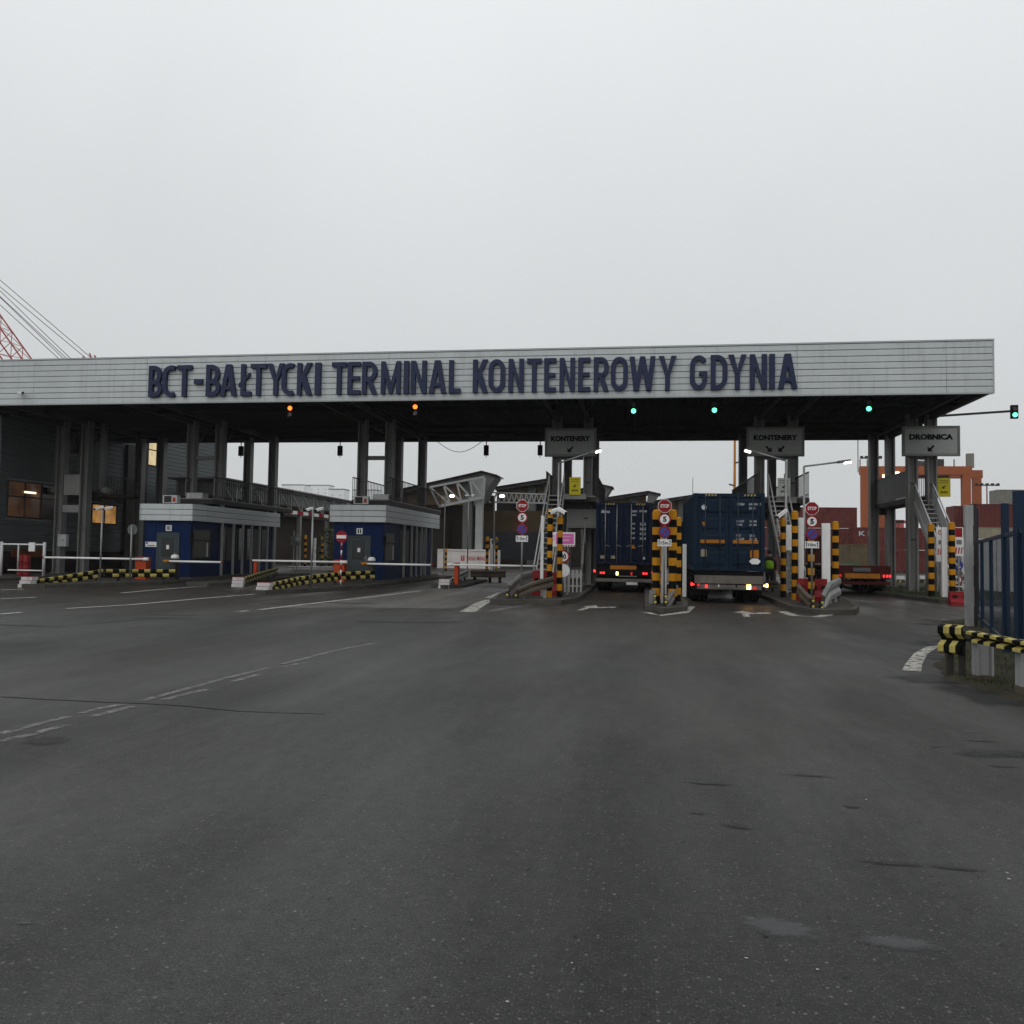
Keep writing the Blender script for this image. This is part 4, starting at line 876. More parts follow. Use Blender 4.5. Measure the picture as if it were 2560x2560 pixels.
def roundsign(px, py, base, rpx, label, face, z0=KZ, backside=False, banded=False):
    b_ = G(px, base, z0); Y = b_.y; c = W(px, py, Y); X = c.x; r = (W(px + rpx, py, Y) - c).length
    t = thing('road_sign', label, 'road sign', (X, Y, z0))
    if banded:
        n = 9
        for i in range(n): a = z0 + (c.z - r * .6 - z0) * i / n; MB().cyl((X, Y + .05, a - .001 * (i == 0)), (X, Y + .05, z0 + (c.z - r * .6 - z0) * (i + 1) / n), .032, 10).build('post_band', 'signwhite' if i % 2 == 0 else 'signred', t, True)
        MB().cyl((X, Y + .05, c.z - r * .6), (X, Y + .05, c.z + r * .6), .032, 10).build('post', 'galv', t, True)
    else: MB().cyl((X, Y + .05 * (-1 if backside else 1), z0 - .03), (X, Y + .05 * (-1 if backside else 1), c.z + r * .7), .034, 10).build('post', 'galv', t, True)
    p = MB().disc((X, Y, c.z), r, 28, .015).build('plate', face, t)
    return t, p, X, Y, c.z, r
t, p, X, Y, z, r = roundsign(853.5, 1342, 1462, 14.5, 'round red no entry sign on a red and white banded pole', 'signred', KZ, banded=True)
MB().box(X - r * .82, X + r * .82, Y - .007, Y - .001, z - r * .27, z + r * .27).build('bar', 'signwhite', p)
roundsign(331, 1324, 1452, 12.5, 'grey back of a round sign on a thin pole left of the blue booth', 'signback', KZ, backside=True)
roundsign(1236, 1354, 1442, 7.5, 'grey back of a round sign beside a far striped post', 'signback', 0, backside=True)
t, p, X, Y, z, r = roundsign(2172, 1393, 1445, 10, 'blue round no parking sign in the yard beyond the red trailer', 'signred', 0)
MB().disc((X, Y - .008, z), r * .78, 24, .006).build('face', 'signblue', p); MB().bar((X - r * .6, Y - .012, z - r * .6), (X + r * .6, Y - .012, z + r * .6), .006, .1).build('slash', 'signred', p)
# board with the pink field behind the striped posts
Y = 31.2; a = W(1372, 1366, Y); b_ = W(1438, 1331, Y)
t = thing('safety_board', 'white board with a large pink field behind the striped posts', 'sign', (a.x, Y, a.z))
MB().box(a.x, b_.x, Y, Y + .03, a.z, b_.z).build('panel', 'signwhite', t); MB().box(a.x + .26, b_.x - .05, Y - .006, Y - .001, a.z + .1, b_.z - .05).build('field', 'pink', t)
k = MB()
for i in range(20): th = R(18 * i); k.bar((a.x + .12 + .1 * math.cos(th), Y - .005, b_.z - .2 + .1 * math.sin(th)), (a.x + .12 + .1 * math.cos(th + R(18)), Y - .005, b_.z - .2 + .1 * math.sin(th + R(18))), .006, .022)
k.bar((a.x + .06, Y - .005, b_.z - .27), (a.x + .18, Y - .005, b_.z - .13), .006, .02); k.build('prohibition_ring', 'pink', t)
k = MB()
for i in range(7): k.box(a.x + .42 + i * .05, a.x + .455 + i * .05, Y - .011, Y - .006, a.z + .22, a.z + .255)
for i in range(11): k.box(a.x + .34 + i * .045, a.x + .37 + i * .045, Y - .011, Y - .006, b_.z - .17, b_.z - .15)
k.build('lettering', 'signwhite', t); k = MB()
for i in range(7): k.add([(a.x + .3 + i * .1, Y - .006, a.z), (a.x + .35 + i * .1, Y - .006, a.z), (a.x + .39 + i * .1, Y - .006, a.z + .06), (a.x + .34 + i * .1, Y - .006, a.z + .06)], [(0, 1, 2, 3)])
k.build('hazard_hatching', 'signred', t); MB().box(a.x + .3, a.x + .36, Y + .03, Y + .09, KZ, b_.z).box(b_.x - .3, b_.x - .24, Y + .03, Y + .09, KZ, b_.z).build('post', 'galv', t)
def limit(px, py, Y, r, text, label, mt=('signred', 'signwhite')):
    c = W(px, py, Y); t = thing('road_sign', label, 'road sign', (c.x, Y, c.z)); p = MB().disc(c, r, 24, .012).build('plate', mt[0], t)
    if mt[1]: MB().disc((c.x, Y - .006, c.z), r * .76, 24, .005).build('face', mt[1], p)
    if text: lettering(MB(), text, c.x - r * .42, c.x + r * .42, c.z - r * .38, c.z + r * .38, Y - .011, .004, .03).build('lettering', 'black', p)
    MB().cyl((c.x, Y + .05, KZ), (c.x, Y + .05, c.z + r * .5), .03, 8).build('post', 'galv', t, True)
    return t, p, c
limit(1408, 1391, 30.6, .24, '40', 'round speed limit sign half hidden behind a striped post under the pink board')
limit(1408, 1426, 30.5, .24, None, 'round pale sign low down behind a striped post under the pink board', ('signwhite', None))
limit(2392, 1449, 37.4, .22, '20', 'round speed limit sign beside the striped post below the drobnica sign')
t, p, c = limit(2394, 1413, 37.5, .22, None, 'blue round direction sign beside the striped post below the drobnica sign', ('signblue', None))
MB().bar((c.x - .09, c.y - .008, c.z + .09), (c.x + .07, c.y - .008, c.z - .07), .006, .06).box(c.x - .02, c.x + .11, c.y - .012, c.y - .005, c.z - .11, c.z - .06).build('arrow', 'signwhite', p)
# white instruction boards at the drobnica lane
def board(px0, py0, px1, py1, Y, label, deco):
    a = W(px0, py1, Y); b_ = W(px1, py0, Y); t = thing('safety_board', label, 'sign', (a.x, Y, KZ)); w = b_.x - a.x; h = b_.z - a.z
    MB().box(a.x, b_.x, Y, Y + .02, a.z, b_.z).build('panel', 'signwhite', t); deco(t, a, b_, w, h, Y)
    MB().box((a.x + b_.x) / 2 - .03, (a.x + b_.x) / 2 + .03, Y + .02, Y + .08, KZ, b_.z).build('post', 'galv', t)
def deco1(t, a, b_, w, h, Y):
    MB().disc((a.x + w * .5, Y - .006, b_.z - h * .15), w * .3, 20, .005).build('ring', 'signred', t); MB().disc((a.x + w * .5, Y - .011, b_.z - h * .15), w * .22, 20, .004).build('ring_field', 'signwhite', t)
    MB().bar((a.x + w * .35, Y - .013, b_.z - h * .08), (a.x + w * .65, Y - .013, b_.z - h * .22), .004, .03).build('slash', 'signred', t)
    MB().box(a.x + w * .25, b_.x - w * .2, Y - .005, Y - .001, b_.z - h * .5, b_.z - h * .38).build('picture', 'steel', t); k = MB()
    for i in range(3): k.add([(a.x + w * (.1 + .28 * i), Y - .005, a.z + h * .2), (a.x + w * (.24 + .28 * i), Y - .005, a.z + h * .2), (a.x + w * (.34 + .28 * i), Y - .005, a.z + h * .38), (a.x + w * (.2 + .28 * i), Y - .005, a.z + h * .38)], [(0, 1, 2, 3)])
    k.build('hazard_hatching', 'redtext', t)
board(2341, 1318, 2362, 1404, 36.9, 'white instruction board between the striped posts below the drobnica sign', deco1)
def deco2(t, a, b_, w, h, Y):
    MB().box(a.x + .04, b_.x - .04, Y - .006, Y - .001, b_.z - h * .34, b_.z - .03).build('red_field', 'signred', t); MB().box(a.x + .08, b_.x - .06, Y - .006, Y - .001, b_.z - h * .6, b_.z - h * .44).build('picture', 'steel', t); k = MB()
    for i in range(3): k.add([(a.x + w * (.06 + .3 * i), Y - .005, a.z + h * .08), (a.x + w * (.22 + .3 * i), Y - .005, a.z + h * .08), (a.x + w * (.34 + .3 * i), Y - .005, a.z + h * .3), (a.x + w * (.18 + .3 * i), Y - .005, a.z + h * .3)], [(0, 1, 2, 3)])
    k.build('hazard_hatching', 'redtext', t)
board(2386, 1318, 2408, 1390, 37.2, 'white board with a red field right of the striped posts below the drobnica sign', deco2)

# ================================================================== SIGNALS
def signal(X, Y, z, lit, label, back=False, drop=None):
    t = thing('traffic_light', label, 'traffic light', (X, Y, z), 0)
    MB().box(X - .14, X + .14, Y, Y + .16, z - .30, z + .30).build('housing', 'black', t)
    if drop: MB().cyl((X, Y + .08, z + .3), (X, Y + .08, drop), .03, 8).build('hanger', 'black', t); MB().cyl((X, Y + .08, z - .42), (X, Y + .08, z - .3), .02, 8).build('cable_end', 'black', t)
    if not back:
        for i, zz in enumerate((z + .14, z - .14)):
            on = (i == 0 and lit == 'r') or (i == 1 and lit == 'g')
            MB().cyl((X, Y - .02, zz), (X, Y, zz), .10, 16).build('lens', {'r': 'ledr', 'g': 'ledgr'}[lit] if on else 'lensoff', t)
            v = MB()
            for q in range(7): a0 = R(20 + q * 20); a1 = R(40 + q * 20); v.add([(X + .115 * math.cos(a0), Y - .10, zz + .115 * math.sin(a0)), (X + .115 * math.cos(a1), Y - .10, zz + .115 * math.sin(a1)), (X + .115 * math.cos(a1), Y, zz + .115 * math.sin(a1)), (X + .115 * math.cos(a0), Y, zz + .115 * math.sin(a0))], [(0, 1, 2, 3)])
            v.build('visor', 'black', t)
    return t
for px, l_, s in ((725, 'r', 'red signal light hanging from the canopy above the booth beside the office'), (1038, 'r', 'red signal light hanging from the canopy right of the no entry booth'),
                  (1584, 'g', 'green signal light hanging above the navy container truck'), (1786, 'g', 'green signal light hanging above the blue container truck'), (2172, 'g', 'green signal light hanging above the red trailer')):
    signal(W(px, 1022, 36).x, 36, 7.92, l_, s, drop=ZB + .2)
for px, s in ((601, 'dark signal box hanging from the rear canopy edge above the booth beside the office'), (849, 'dark signal box hanging from the rear canopy edge left of the no entry booth columns'), (972, 'dark signal box behind the column pair of the no entry booth'),
              (1215, 'dark signal box hanging beside the loop of cable'), (1350, 'dark signal box hanging left of the first kontenery sign')):
    signal(W(px, 1127, 48.3).x, 48.3, 7.62, None, s, True, ZB + .0)
t = signal(W(2535, 1030, 40).x, 39.9, W(2535, 1030, 40).z, 'g', 'green signal light at the end of an arm right of the canopy')
xx, zz = t.location.x, t.location.z
MB().bar((13.5, 41.35, zz + .05), (xx, 40.02, zz + .05), .09).build('arm', 'steeld', t)
a, b_ = W(1093, 1108, 48.2), W(1205, 1108, 48.2); k = MB(); pp = [a.lerp(b_, i / 16) + Vector((0, 0, .1 - .62 * math.sin(math.pi * i / 16))) for i in range(17)]
for i in range(16): k.cyl(pp[i], pp[i + 1], .018, 6)
tag(k.build('hanging_cable', 'chassis'), 'thin cable hanging in a loop from the rear canopy edge', 'cable')

# ================================================================== STREET LAMPS
def lamp(px, base, top, px2, py2, Y, label, z0=KZ, hidden=None):
    b_ = W(px, top, Y); e = W(px2, py2, Y); t = thing('street_lamp', label, 'street lamp', (b_.x, Y, z0))
    MB().cyl((b_.x, Y, z0 - .02), (b_.x, Y, b_.z), .06, 10, 0, .04).build('pole', 'galv', t, True)
    MB().cyl(b_, e, .035, 8).build('arm', 'galv', t, True); d = (e - b_).normalized()
    MB().bar(e - d * .05, e + d * .42, .2, .09).build('lamp_head', 'signback', t); c = e + d * .3
    MB().bar(c - d * .11 + Vector((0, -.02, -.065)), c + d * .13 + Vector((0, -.02, -.065)), .17, .07).build('lens', 'led', t)
lamp(1397, 0, 1158, 1478, 1131, 35.0, 'lamp on an arm reaching right across the first kontenery sign')
lamp(1965, 0, 1152, 1888, 1130, 34.6, 'lamp on an arm reaching left across the second kontenery sign')
lamp(2010, 0, 1166, 2098, 1155, 33.8, 'tall street lamp with an arm pointing right beside the stop signs with the 10m plate')
for px, py, Y, s in ((1255, 1240, 55, 'lit yard lamp beside the shed truss'), (1130, 1240, 58, 'small lit yard lamp hanging in the shed truss')):
    c = W(px, py, Y); t = thing('yard_lamp', s, 'lamp', (c.x, Y, 0)); MB().cyl((c.x - .5, Y, 0), (c.x - .5, Y, c.z), .045, 8).build('pole', 'galv', t); MB().bar((c.x - .5, Y, c.z + .02), (c.x + .1, Y, c.z + .02), .06).build('arm', 'galv', t)
    MB().lathe([(.05, .1), (.16, .06), (.17, -.06), (.08, -.09)], 12, None, (c.x, Y, c.z)).build('globe', 'led', t, True)
def ccam(px, base, top, label, z0=KZ, r=.035):
    b_ = G(px, base, z0); Y = b_.y; z1 = W(px, top, Y).z; t = thing('camera_pole', label, 'camera pole', (b_.x, Y, z0))
    MB().cyl((b_.x, Y, z0 - .03), (b_.x, Y, z1), r, 10).build('pole', 'galv', t, True)
    MB().bar((b_.x - .22, Y, z1 - .02), (b_.x + .25, Y, z1 - .02), .04).build('cross_arm', 'steeld', t)
    for s in (-1, 1):
        c = MB().bar((b_.x + s * .2, Y - .2, z1 - .02), (b_.x + s * .2 + .1, Y + .18, z1 + .08), .09).build('camera_housing', 'white', t)
        MB().bar((b_.x + s * .2 - .005, Y - .23, z1 - .032), (b_.x + s * .2, Y - .2, z1 - .02), .07).build('lens', 'black', c)
ccam(249, 1460, 1272, 'thin camera pole in front of the warm lit office window')
ccam(777, 1475, 1275, 'camera pole with two white cameras left of the no entry sign')
ccam(1168, 1443, 1240, 'thin pole in front of the white container with red lettering', 0)
def cctv(px, py, Y, label, d=(-.25, -.25, -.12), host=None):
    c = W(px, py, Y); t = thing('security_camera', label, 'camera', c); v = Vector(d)
    MB().bar(c - v * .7, c + v * .7, .11).build('housing', 'white', t); MB().bar(c + v * .7, c + v * .78, .085).build('lens', 'black', t); MB().bar(c, Vector(host) if host else c - Vector((0, -.2, .3)), .04).build('bracket', 'galv', t)
cctv(52, 982, 34.75, 'white security camera on the fascia near the office end', (.3, -.2, -.04), W(52, 982, 35.03))
cctv(1405, 1277, 28.9, 'white security camera on the shorter striped post by the pink board', (.2, -.15, -.12), W(1398, 1292, 29.0))
cctv(1383, 1278, 28.9, 'small white security camera on the taller striped post by the pink board', (-.16, -.2, -.1), W(1373, 1280, 29.0))
cctv(1955, 1284, 33.0, 'white security camera pointing down beside the worker in the green vest', (-.26, -.2, -.2), W(1962, 1300, 33.2))

# ================================================================== BARRIERS
def barrier(px, base, Y, xe, zb, label, head=False, cab='orange', hw=.27):
    X = W(px, base, Y).x; t = thing('boom_barrier', label, 'barrier', (X, Y, KZ))
    z1 = zb + .1 if not head else zb + .07
    MB().box(X - hw / 1.0, X + hw, Y - .18, Y + .2, KZ - .02, z1).build('cabinet', cab, t)
    e = xe - X; s = 1 if e > 0 else -1
    MB().cyl((X - s * .15, Y - .23, zb), (xe, Y - .23, zb), .05, 10).build('boom', 'boom', t, True)
    MB().cyl((X - s * .15, Y - .232, zb), (X - s * .42, Y - .232, zb), .075, 10).build('counterweight', 'amber' if head else 'boom', t, True)
    if head:
        MB().lathe([(.17, .06), (.19, .10), (.16, .2), (.08, .25)], 12, None, (X, Y, z1)).build('lamp_head', 'white', t, True)
    MB().cyl((xe - s * .06, Y - .235, zb), (xe + s * .01, Y - .235, zb), .056, 10).build('boom_tip', 'signred', t, True)
    return t
barrier(356, 1440, 36.3, W(116, 1399, 36.3).x, 1.08, 'orange boom barrier with its white boom lowered towards the white swing gate')
barrier(436, 1440, 36.6, W(563, 1408, 36.6).x, 1.0, 'white boom barrier with a domed head in front of the blue booth beside the office', head=True, cab='steeld', hw=.13)
barrier(850, 1440, 38.3, W(634, 1404, 38.3).x, 1.08, 'orange boom barrier with the white boom lowered left of the no entry sign')
barrier(928, 1440, 38.35, W(1085, 1411, 38.4).x, 1.02, 'white boom barrier with a domed head in front of the no entry booth', head=True, cab='steeld', hw=.13)
barrier(1142, 1440, 38.4, W(1352, 1415, 38.4).x, 1.05, 'boom barrier on an orange post with a long white boom beside the stop signs', cab='orange', hw=.09)
tag(MB().cyl(G(638, 1448, KZ) - Vector((0, 0, .02)), G(638, 1448, KZ) + Vector((0, 0, .85)), .1, 12).build('boom_rest', 'orange', None, True), 'short orange rest post under the tip of the lowered boom', 'post')

# ================================================================== GUARD RAILS (W-beam, chequered paint)
def guardrail(pts, label, mats=('raily', 'black'), h=.36, check=.27, cap=None, posts=True, postm='steeld', zbase=KZ, pw=.1, group='guard rails', pstep=1.6, plain=False):
    """pts: world points along the middle of the beam"""
    pts = [Vector(p) for p in pts]; path = [pts[0]]; acc = [0]
    for a, b_ in zip(pts, pts[1:]):
        n = max(1, round((b_ - a).length / check))
        for i in range(1, n + 1): path.append(a.lerp(b_, i / n))
    t = thing('guard_rail', label, 'guard rail', (pts[0].x, pts[0].y, zbase), 0, group)
    prof = [(0, h / 2), (.07, h * .42), (.07, h * .2), (0, h * .04), (0, -h * .04), (.07, -h * .2), (.07, -h * .42), (0, -h / 2)]
    mb = MB(); rows = []; th = []
    for i, p in enumerate(path):
        d = (path[min(i + 1, len(path) - 1)] - path[max(i - 1, 0)]); d.z = 0; d.normalize(); nm = Vector((d.y, -d.x, 0))
        if nm.y > 0 or (abs(nm.y) < .3 and nm.x < 0 and p.x < 0): pass
        if (CP - p).dot(nm) < 0: nm = -nm
        rows.append([p + nm * a + Vector((0, 0, b_)) for a, b_ in prof]); th.append([p + nm * (a - .03) + Vector((0, 0, b_)) for a, b_ in prof])
    n = len(prof)
    for i in range(len(path) - 1):
        for j in range(n - 1):
            mi = 0 if plain else (i + (1 if j > 3 else 0)) % 2
            if not plain and j == 3: mi = 1
            mb.add([rows[i][j], rows[i][j + 1], rows[i + 1][j + 1], rows[i + 1][j]], [(0, 1, 2, 3)], mi)
            mb.add([th[i][j], th[i + 1][j], th[i + 1][j + 1], th[i][j + 1]], [(0, 1, 2, 3)], 1)
        mb.add([rows[i][0], rows[i + 1][0], th[i + 1][0], th[i][0]], [(0, 1, 2, 3)], mi and 1)
    mb.build('beam', list(mats), t)
    if posts:
        ln = sum((b_ - a).length for a, b_ in zip(path, path[1:])); k = max(2, int(ln / pstep) + 1)
        for q in range(k):
            i = round((len(path) - 1) * (q + .25) / (k - .5)); p = path[min(i, len(path) - 1)]; back = (th[min(i, len(path) - 1)][3] - rows[min(i, len(path) - 1)][3]).normalized()
            c = p + back * (.03 + pw / 2)
            if p.z - h / 2 > zbase: MB().box(c.x - pw / 2, c.x + pw / 2, c.y - pw / 2, c.y + pw / 2, zbase - .03, p.z + h * .3).build('post', postm, t)
    if cap:
        p = path[0]; d = (path[1] - path[0]).normalized(); c = MB()
        zb = zbase - .02 if zbase < .1 else 0.0
        nm = Vector((d.y, -d.x, 0)).normalized()
        for i in range(3):
            lo = zb + i * .14; q0 = p - d * (.3 - i * .08)
            v = []
            for z in (lo, lo + .13):
                for e_, f_ in ((-1, 0), (1, 0), (1, 1), (-1, 1)): v.append((q0.x + nm.x * .24 * e_ + d.x * .34 * f_, q0.y + nm.y * .24 * e_ + d.y * .34 * f_, z))
            c.add(v, [(3, 2, 1, 0), (4, 5, 6, 7), (0, 1, 5, 4), (1, 2, 6, 5), (2, 3, 7, 6), (3, 0, 4, 7)], 0)
            c.add([Vector(q) + Vector((0, 0, .13)) if k_ > 3 else Vector(q) + Vector((0, 0, .13)) for k_, q in enumerate(v[:4])] + [Vector(q) + Vector((0, 0, .141)) for q in v[:4]], [(3, 2, 1, 0), (4, 5, 6, 7), (0, 1, 5, 4), (1, 2, 6, 5), (2, 3, 7, 6), (3, 0, 4, 7)], 1)
        c.build('end_block', ['whited', 'signred'], t)
    return t
def WP(*a): return [W(x, y, Y) for x, y, Y in a]
guardrail(WP((72, 1462, 29.9), (165, 1448, 32), (255, 1433, 33.8)), 'sloping chequered rail with a red and white end block near the swing gate', cap=True)
guardrail(WP((264, 1433, 34.0), (360, 1433, 35.3), (438, 1433, 35.9)), 'level black and yellow chequered rail in front of the blue booth beside the office')
guardrail(WP((597, 1456, 34.2), (640, 1441, 37.5), (692, 1426, 42.5)), 'small chequered rail with a red and white end block beside the lowered boom', cap=True, h=.32)
guardrail(WP((662, 1472, 29.4), (750, 1452, 32.5), (850, 1440, 35.4), (935, 1436, 37.0)), 'curved chequered rail with end block at the foot of the no entry sign', cap=True)
guardrail(WP((1112, 1464, 37.2), (1140, 1446, 40), (1168, 1432, 43.6)), 'short chequered rail with a red and white end block right of the no entry booth', mats=('whited', 'black'), cap=True, h=.32)
guardrail(WP((1176, 1434, 44.0), (1264, 1435, 45.0)), 'dark plain rail on legs in front of the white container with red lettering', mats=('rail', 'chassis'), zbase=0.0, plain=True, postm='chassis', pstep=.7, h=.38, pw=.14)
def rail_end(p, nm=None): pass
guardrail(WP((1270, 1482, 28.0), (1303, 1452, 30.5), (1345, 1440, 33.5)), 'grey guard rail running back from the nose of the island with the pink board', mats=('galv', 'galv'), plain=True, postm='galv', h=.55, pstep=1.2)
guardrail(WP((1292, 1484, 27.8), (1330, 1468, 28.2), (1382, 1454, 28.6)), 'brown weathered guard rail in front of the two striped posts by the pink board', mats=('rail', 'rail'), plain=True, postm='galv', h=.36, pstep=1.0)
guardrail(WP((1632, 1512, 25.6), (1634, 1478, 27.2)), 'short steep grey rail at the left of the post group between the two trucks', mats=('galv', 'galv'), plain=True, postm='galv', h=.32, pstep=.8)
guardrail(WP((1665, 1514, 25.5), (1690, 1474, 27.4)), 'short steep grey rail at the right of the post group between the two trucks', mats=('galv', 'galv'), plain=True, postm='galv', h=.32, pstep=.8)
guardrail(WP((2034, 1512, 26.8), (2012, 1492, 28.2), (1996, 1472, 29.5)), 'brown weathered rail at the left of the island nose with the 10m sign', mats=('rail', 'rail'), plain=True, postm='steeld', h=.36, pstep=.8)
guardrail(WP((2056, 1512, 26.8), (2072, 1480, 28.6), (2098, 1466, 30.5)), 'tall pale grey rail at the right of the island nose with the 10m sign', mats=('galv', 'galv'), plain=True, postm='galv', h=.62, pstep=1.0)
guardrail(WP((1902, 1462, 37.0), (1945, 1462, 36.8)), 'low brown rail at the feet of the worker in the green vest', mats=('rail', 'rail'), plain=True, h=.3, pstep=1.0)
guardrail(WP((1410, 1455, 33.6), (1456, 1453, 34.0)), 'low brown rail below the dark stairs by the navy container', mats=('rail', 'rail'), plain=True, h=.3, pstep=1.0)
# reflector studs on the rail noses
for px, py, Y, wt in ((1268, 1487, 27.85, 'upper yellow stud on the grey rail by the pink board'), (1268, 1500, 27.85, 'lower yellow stud on the grey rail by the pink board'), (1290, 1488, 27.6, 'upper yellow stud on the brown rail by the pink board'), (1290, 1500, 27.6, 'lower yellow stud on the brown rail by the pink board'),
                  (1637, 1490, 25.5, 'upper yellow stud on the rail end towards the navy container truck'), (1638, 1505, 25.5, 'lower yellow stud on the rail end towards the navy container truck'), (1665, 1491, 25.4, 'upper yellow stud on the rail end towards the blue container truck'), (1665, 1505, 25.4, 'lower yellow stud on the rail end towards the blue container truck'),
                  (2033, 1502, 26.6, 'upper yellow stud on the brown rail below the 10m sign'), (2033, 1516, 26.6, 'lower yellow stud on the brown rail below the 10m sign'), (2056, 1506, 26.6, 'upper yellow stud on the pale rail below the 10m sign'), (2056, 1519, 26.6, 'lower yellow stud on the pale rail below the 10m sign')):
    c = W(px, py, Y); t = MB().cyl(c, c + Vector((0, .22, 0)), .065, 12, 0).add(*(lambda k: (k.v, k.f))(MB().cyl(c - Vector((0, .012, 0)), c, .045, 12)), 1)
    tag(t.build('reflector_stud', ['chassis', 'raily']), wt, 'reflector', 'reflector studs on the rail ends')
# foreground rail at the right
fr = guardrail([(5.03, 6.0, .66), (4.73, 9.2, .66), (4.58, 11.6, .64), (4.54, 12.5, .63)], 'rusty black and yellow rail on white posts along the blue fence', zbase=.05, posts=False, h=.16, check=.2)
for y in (12.45, 11.3, 9.9, 8.5):
    x = 4.665 + (12.5 - y) * .075
    p = MB().box(x - .11, x - .08, y - .09, y + .09, .02, .62).box(x + .08, x + .11, y - .09, y + .09, .02, .62).box(x - .08, x + .08, y - .015, y + .015, .02, .61).build('post', 'fin', fr)
    MB().box(x - .115, x + .115, y - .095, y + .095, .03, .10 + random.uniform(0, .05)).build('rust_foot', 'rail', p)
guardrail([(4.50, 12.62, .56), (4.30, 12.95, .55)], 'flared rail end with yellow pads beside the curved white line', zbase=.05, h=.42, check=.1, posts=True, pstep=2, pw=.07)
MB().box(4.38, 4.46, 12.98, 13.06, .0, .5).build('post', 'rail', fr)

# ================================================================== STRIPED POSTS
def stripepost(px, base, top, label, z0=KZ, r=None, wpx=26, group='striped posts', Y=None):
    if Y is None: b_ = G(px, base, z0); Y = b_.y
    b_ = W(px, base, Y); X = b_.x; z1 = W(px, top, Y).z
    r = r or abs(W(px + wpx / 2, base, Y).x - X)
    band = .235; n = max(3, round((z1 - z0) / band)); prof = []; mi = []
    for i in range(n):
        a = z0 + (z1 - z0) * i / n; c = z0 + (z1 - z0) * (i + 1) / n; y = (n - 1 - i) % 2 == 0; rr = r if y else r * .94
        prof += [(rr, a), (rr * 1.015 if y else rr, (a + c) / 2), (rr, c)]; mi += [0 if y else 1] * 3
    t = thing('striped_post', label, 'post', (X, Y, z0), 0, group)
    MB().lathe([(p[0], p[1] - z0) for p in prof], 16, mi[:-1]).build('post', ['stripey', 'black'], t, False, False)
    MB().lathe([(r * .96, z1 - z0), (r * .8, z1 - z0 + .05), (r * .3, z1 - z0 + .075)], 16).build('cap', 'stripey', t, True, False)
    return t
stripepost(1373, 1500, 1278, 'tall yellow and black post at the left of the pair by the pink board', wpx=14, Y=28.9)
stripepost(1398, 1500, 1294, 'shorter yellow and black post at the right of the pair by the pink board', wpx=14, Y=29.2)
stripepost(1640, 1505, 1280, 'yellow and black post left of the stop signs between the two trucks', wpx=21, Y=27.0)
stripepost(1681, 1510, 1280, 'yellow and black post right of the stop signs between the two trucks', wpx=21, Y=26.8)
stripepost(1696, 1500, 1298, 'thinner yellow and black post close beside the blue container', wpx=13, Y=28.4)
stripepost(1652, 1500, 1340, 'yellow and black post half hidden behind the post group between the trucks', wpx=13, Y=30.0)
stripepost(1958, 1500, 1300, 'yellow and black post nearest the worker in the green vest', wpx=15, Y=33.0)
stripepost(1987, 1505, 1282, 'yellow and black post in front of the white panel at the 10m sign island', wpx=17, Y=31.2)
stripepost(2028, 1495, 1352, 'lower yellow and black post right behind the 10m sign', wpx=17, Y=29.8)
stripepost(2089, 1500, 1308, 'yellow and black post right of the lone white panel by the red trailer', wpx=17, Y=31.6)
stripepost(2329, 1495, 1314, 'yellow and black post at the left of the pair below the drobnica sign', wpx=16, Y=36.6)
stripepost(2381, 1500, 1310, 'yellow and black post at the right of the pair below the drobnica sign', wpx=17, Y=36.0)
for px, b_, tp, s, wp in ((762, 1425, 1340, 'small far striped post left of the white far panel seen past the office booth', 6), (804, 1425, 1342, 'small far striped post right of the white far panel seen past the office booth', 6), (1217, 1440, 1344, 'far striped post in front of the white container with red lettering', 8),
                        (1240, 1440, 1346, 'far striped post under the grey sign back', 7), (1114, 1428, 1374, 'short far striped post beside the no entry booth', 6)):
    stripepost(px, b_, tp, s, 0.0, wpx=wp, group='far striped posts')
def whitepanel(px, base, top, label, w=.2, z0=KZ, bot=None, Y=None, tilt=0):
    if Y is None: Y = G(px, base, z0).y
    X = W(px, base, Y).x; z1 = W(px, top, Y).z; t = thing('scanner_panel', label, 'panel', (X, Y, z0), 0, 'white reader panels')
    zb = W(px, bot, Y).z if bot else z0
    MB().box(X - w / 2, X + w / 2, Y, Y + .12, zb - (.02 if not bot else 0), z1).build('panel', 'white', t)
    if bot: MB().box(X - .04, X + .04, Y + .12, Y + .2, z0 - .02, z1 - .1).build('post', 'galv', t)
    for k in range(3): MB().box(X + w / 2 - .005, X + w / 2 + .03, Y + .02, Y + .09, zb + (z1 - zb) * (.3 + .22 * k), zb + (z1 - zb) * (.3 + .22 * k) + .06).build('reader', 'black', t)
    return t
whitepanel(1354, 1447, 1289, 'slim white panel left of the striped posts by the pink board', .10, Y=29.3, bot=1447)
whitepanel(1659, 1500, 1340, 'white panel between the posts under the stop signs dividing the trucks', .17, Y=27.2)
whitepanel(2003, 1468, 1294, 'white panel left of the stop signs with the 10m plate', .19, Y=31.4, bot=1468)
whitepanel(2066, 1490, 1308, 'lone white panel right of the stop signs with the 10m plate', .27, Y=30.6)
whitepanel(2363, 1497, 1318, 'white panel between the striped posts below the drobnica sign', .2, Y=36.3)
whitepanel(1971, 1370, 1312, 'short white panel high up behind the striped posts by the worker', .28, Y=33.6, bot=1376)
whitepanel(785, 1422, 1345, 'white far panel between two small striped posts left of the no entry sign', .18, 0.0)
whitepanel(1228, 1440, 1347, 'white far panel between striped posts in front of the white container', .24, 0.0)
whitepanel(1711, 1480, 1360, 'narrow pale panel squeezed beside the blue container', .14, Y=32.0)
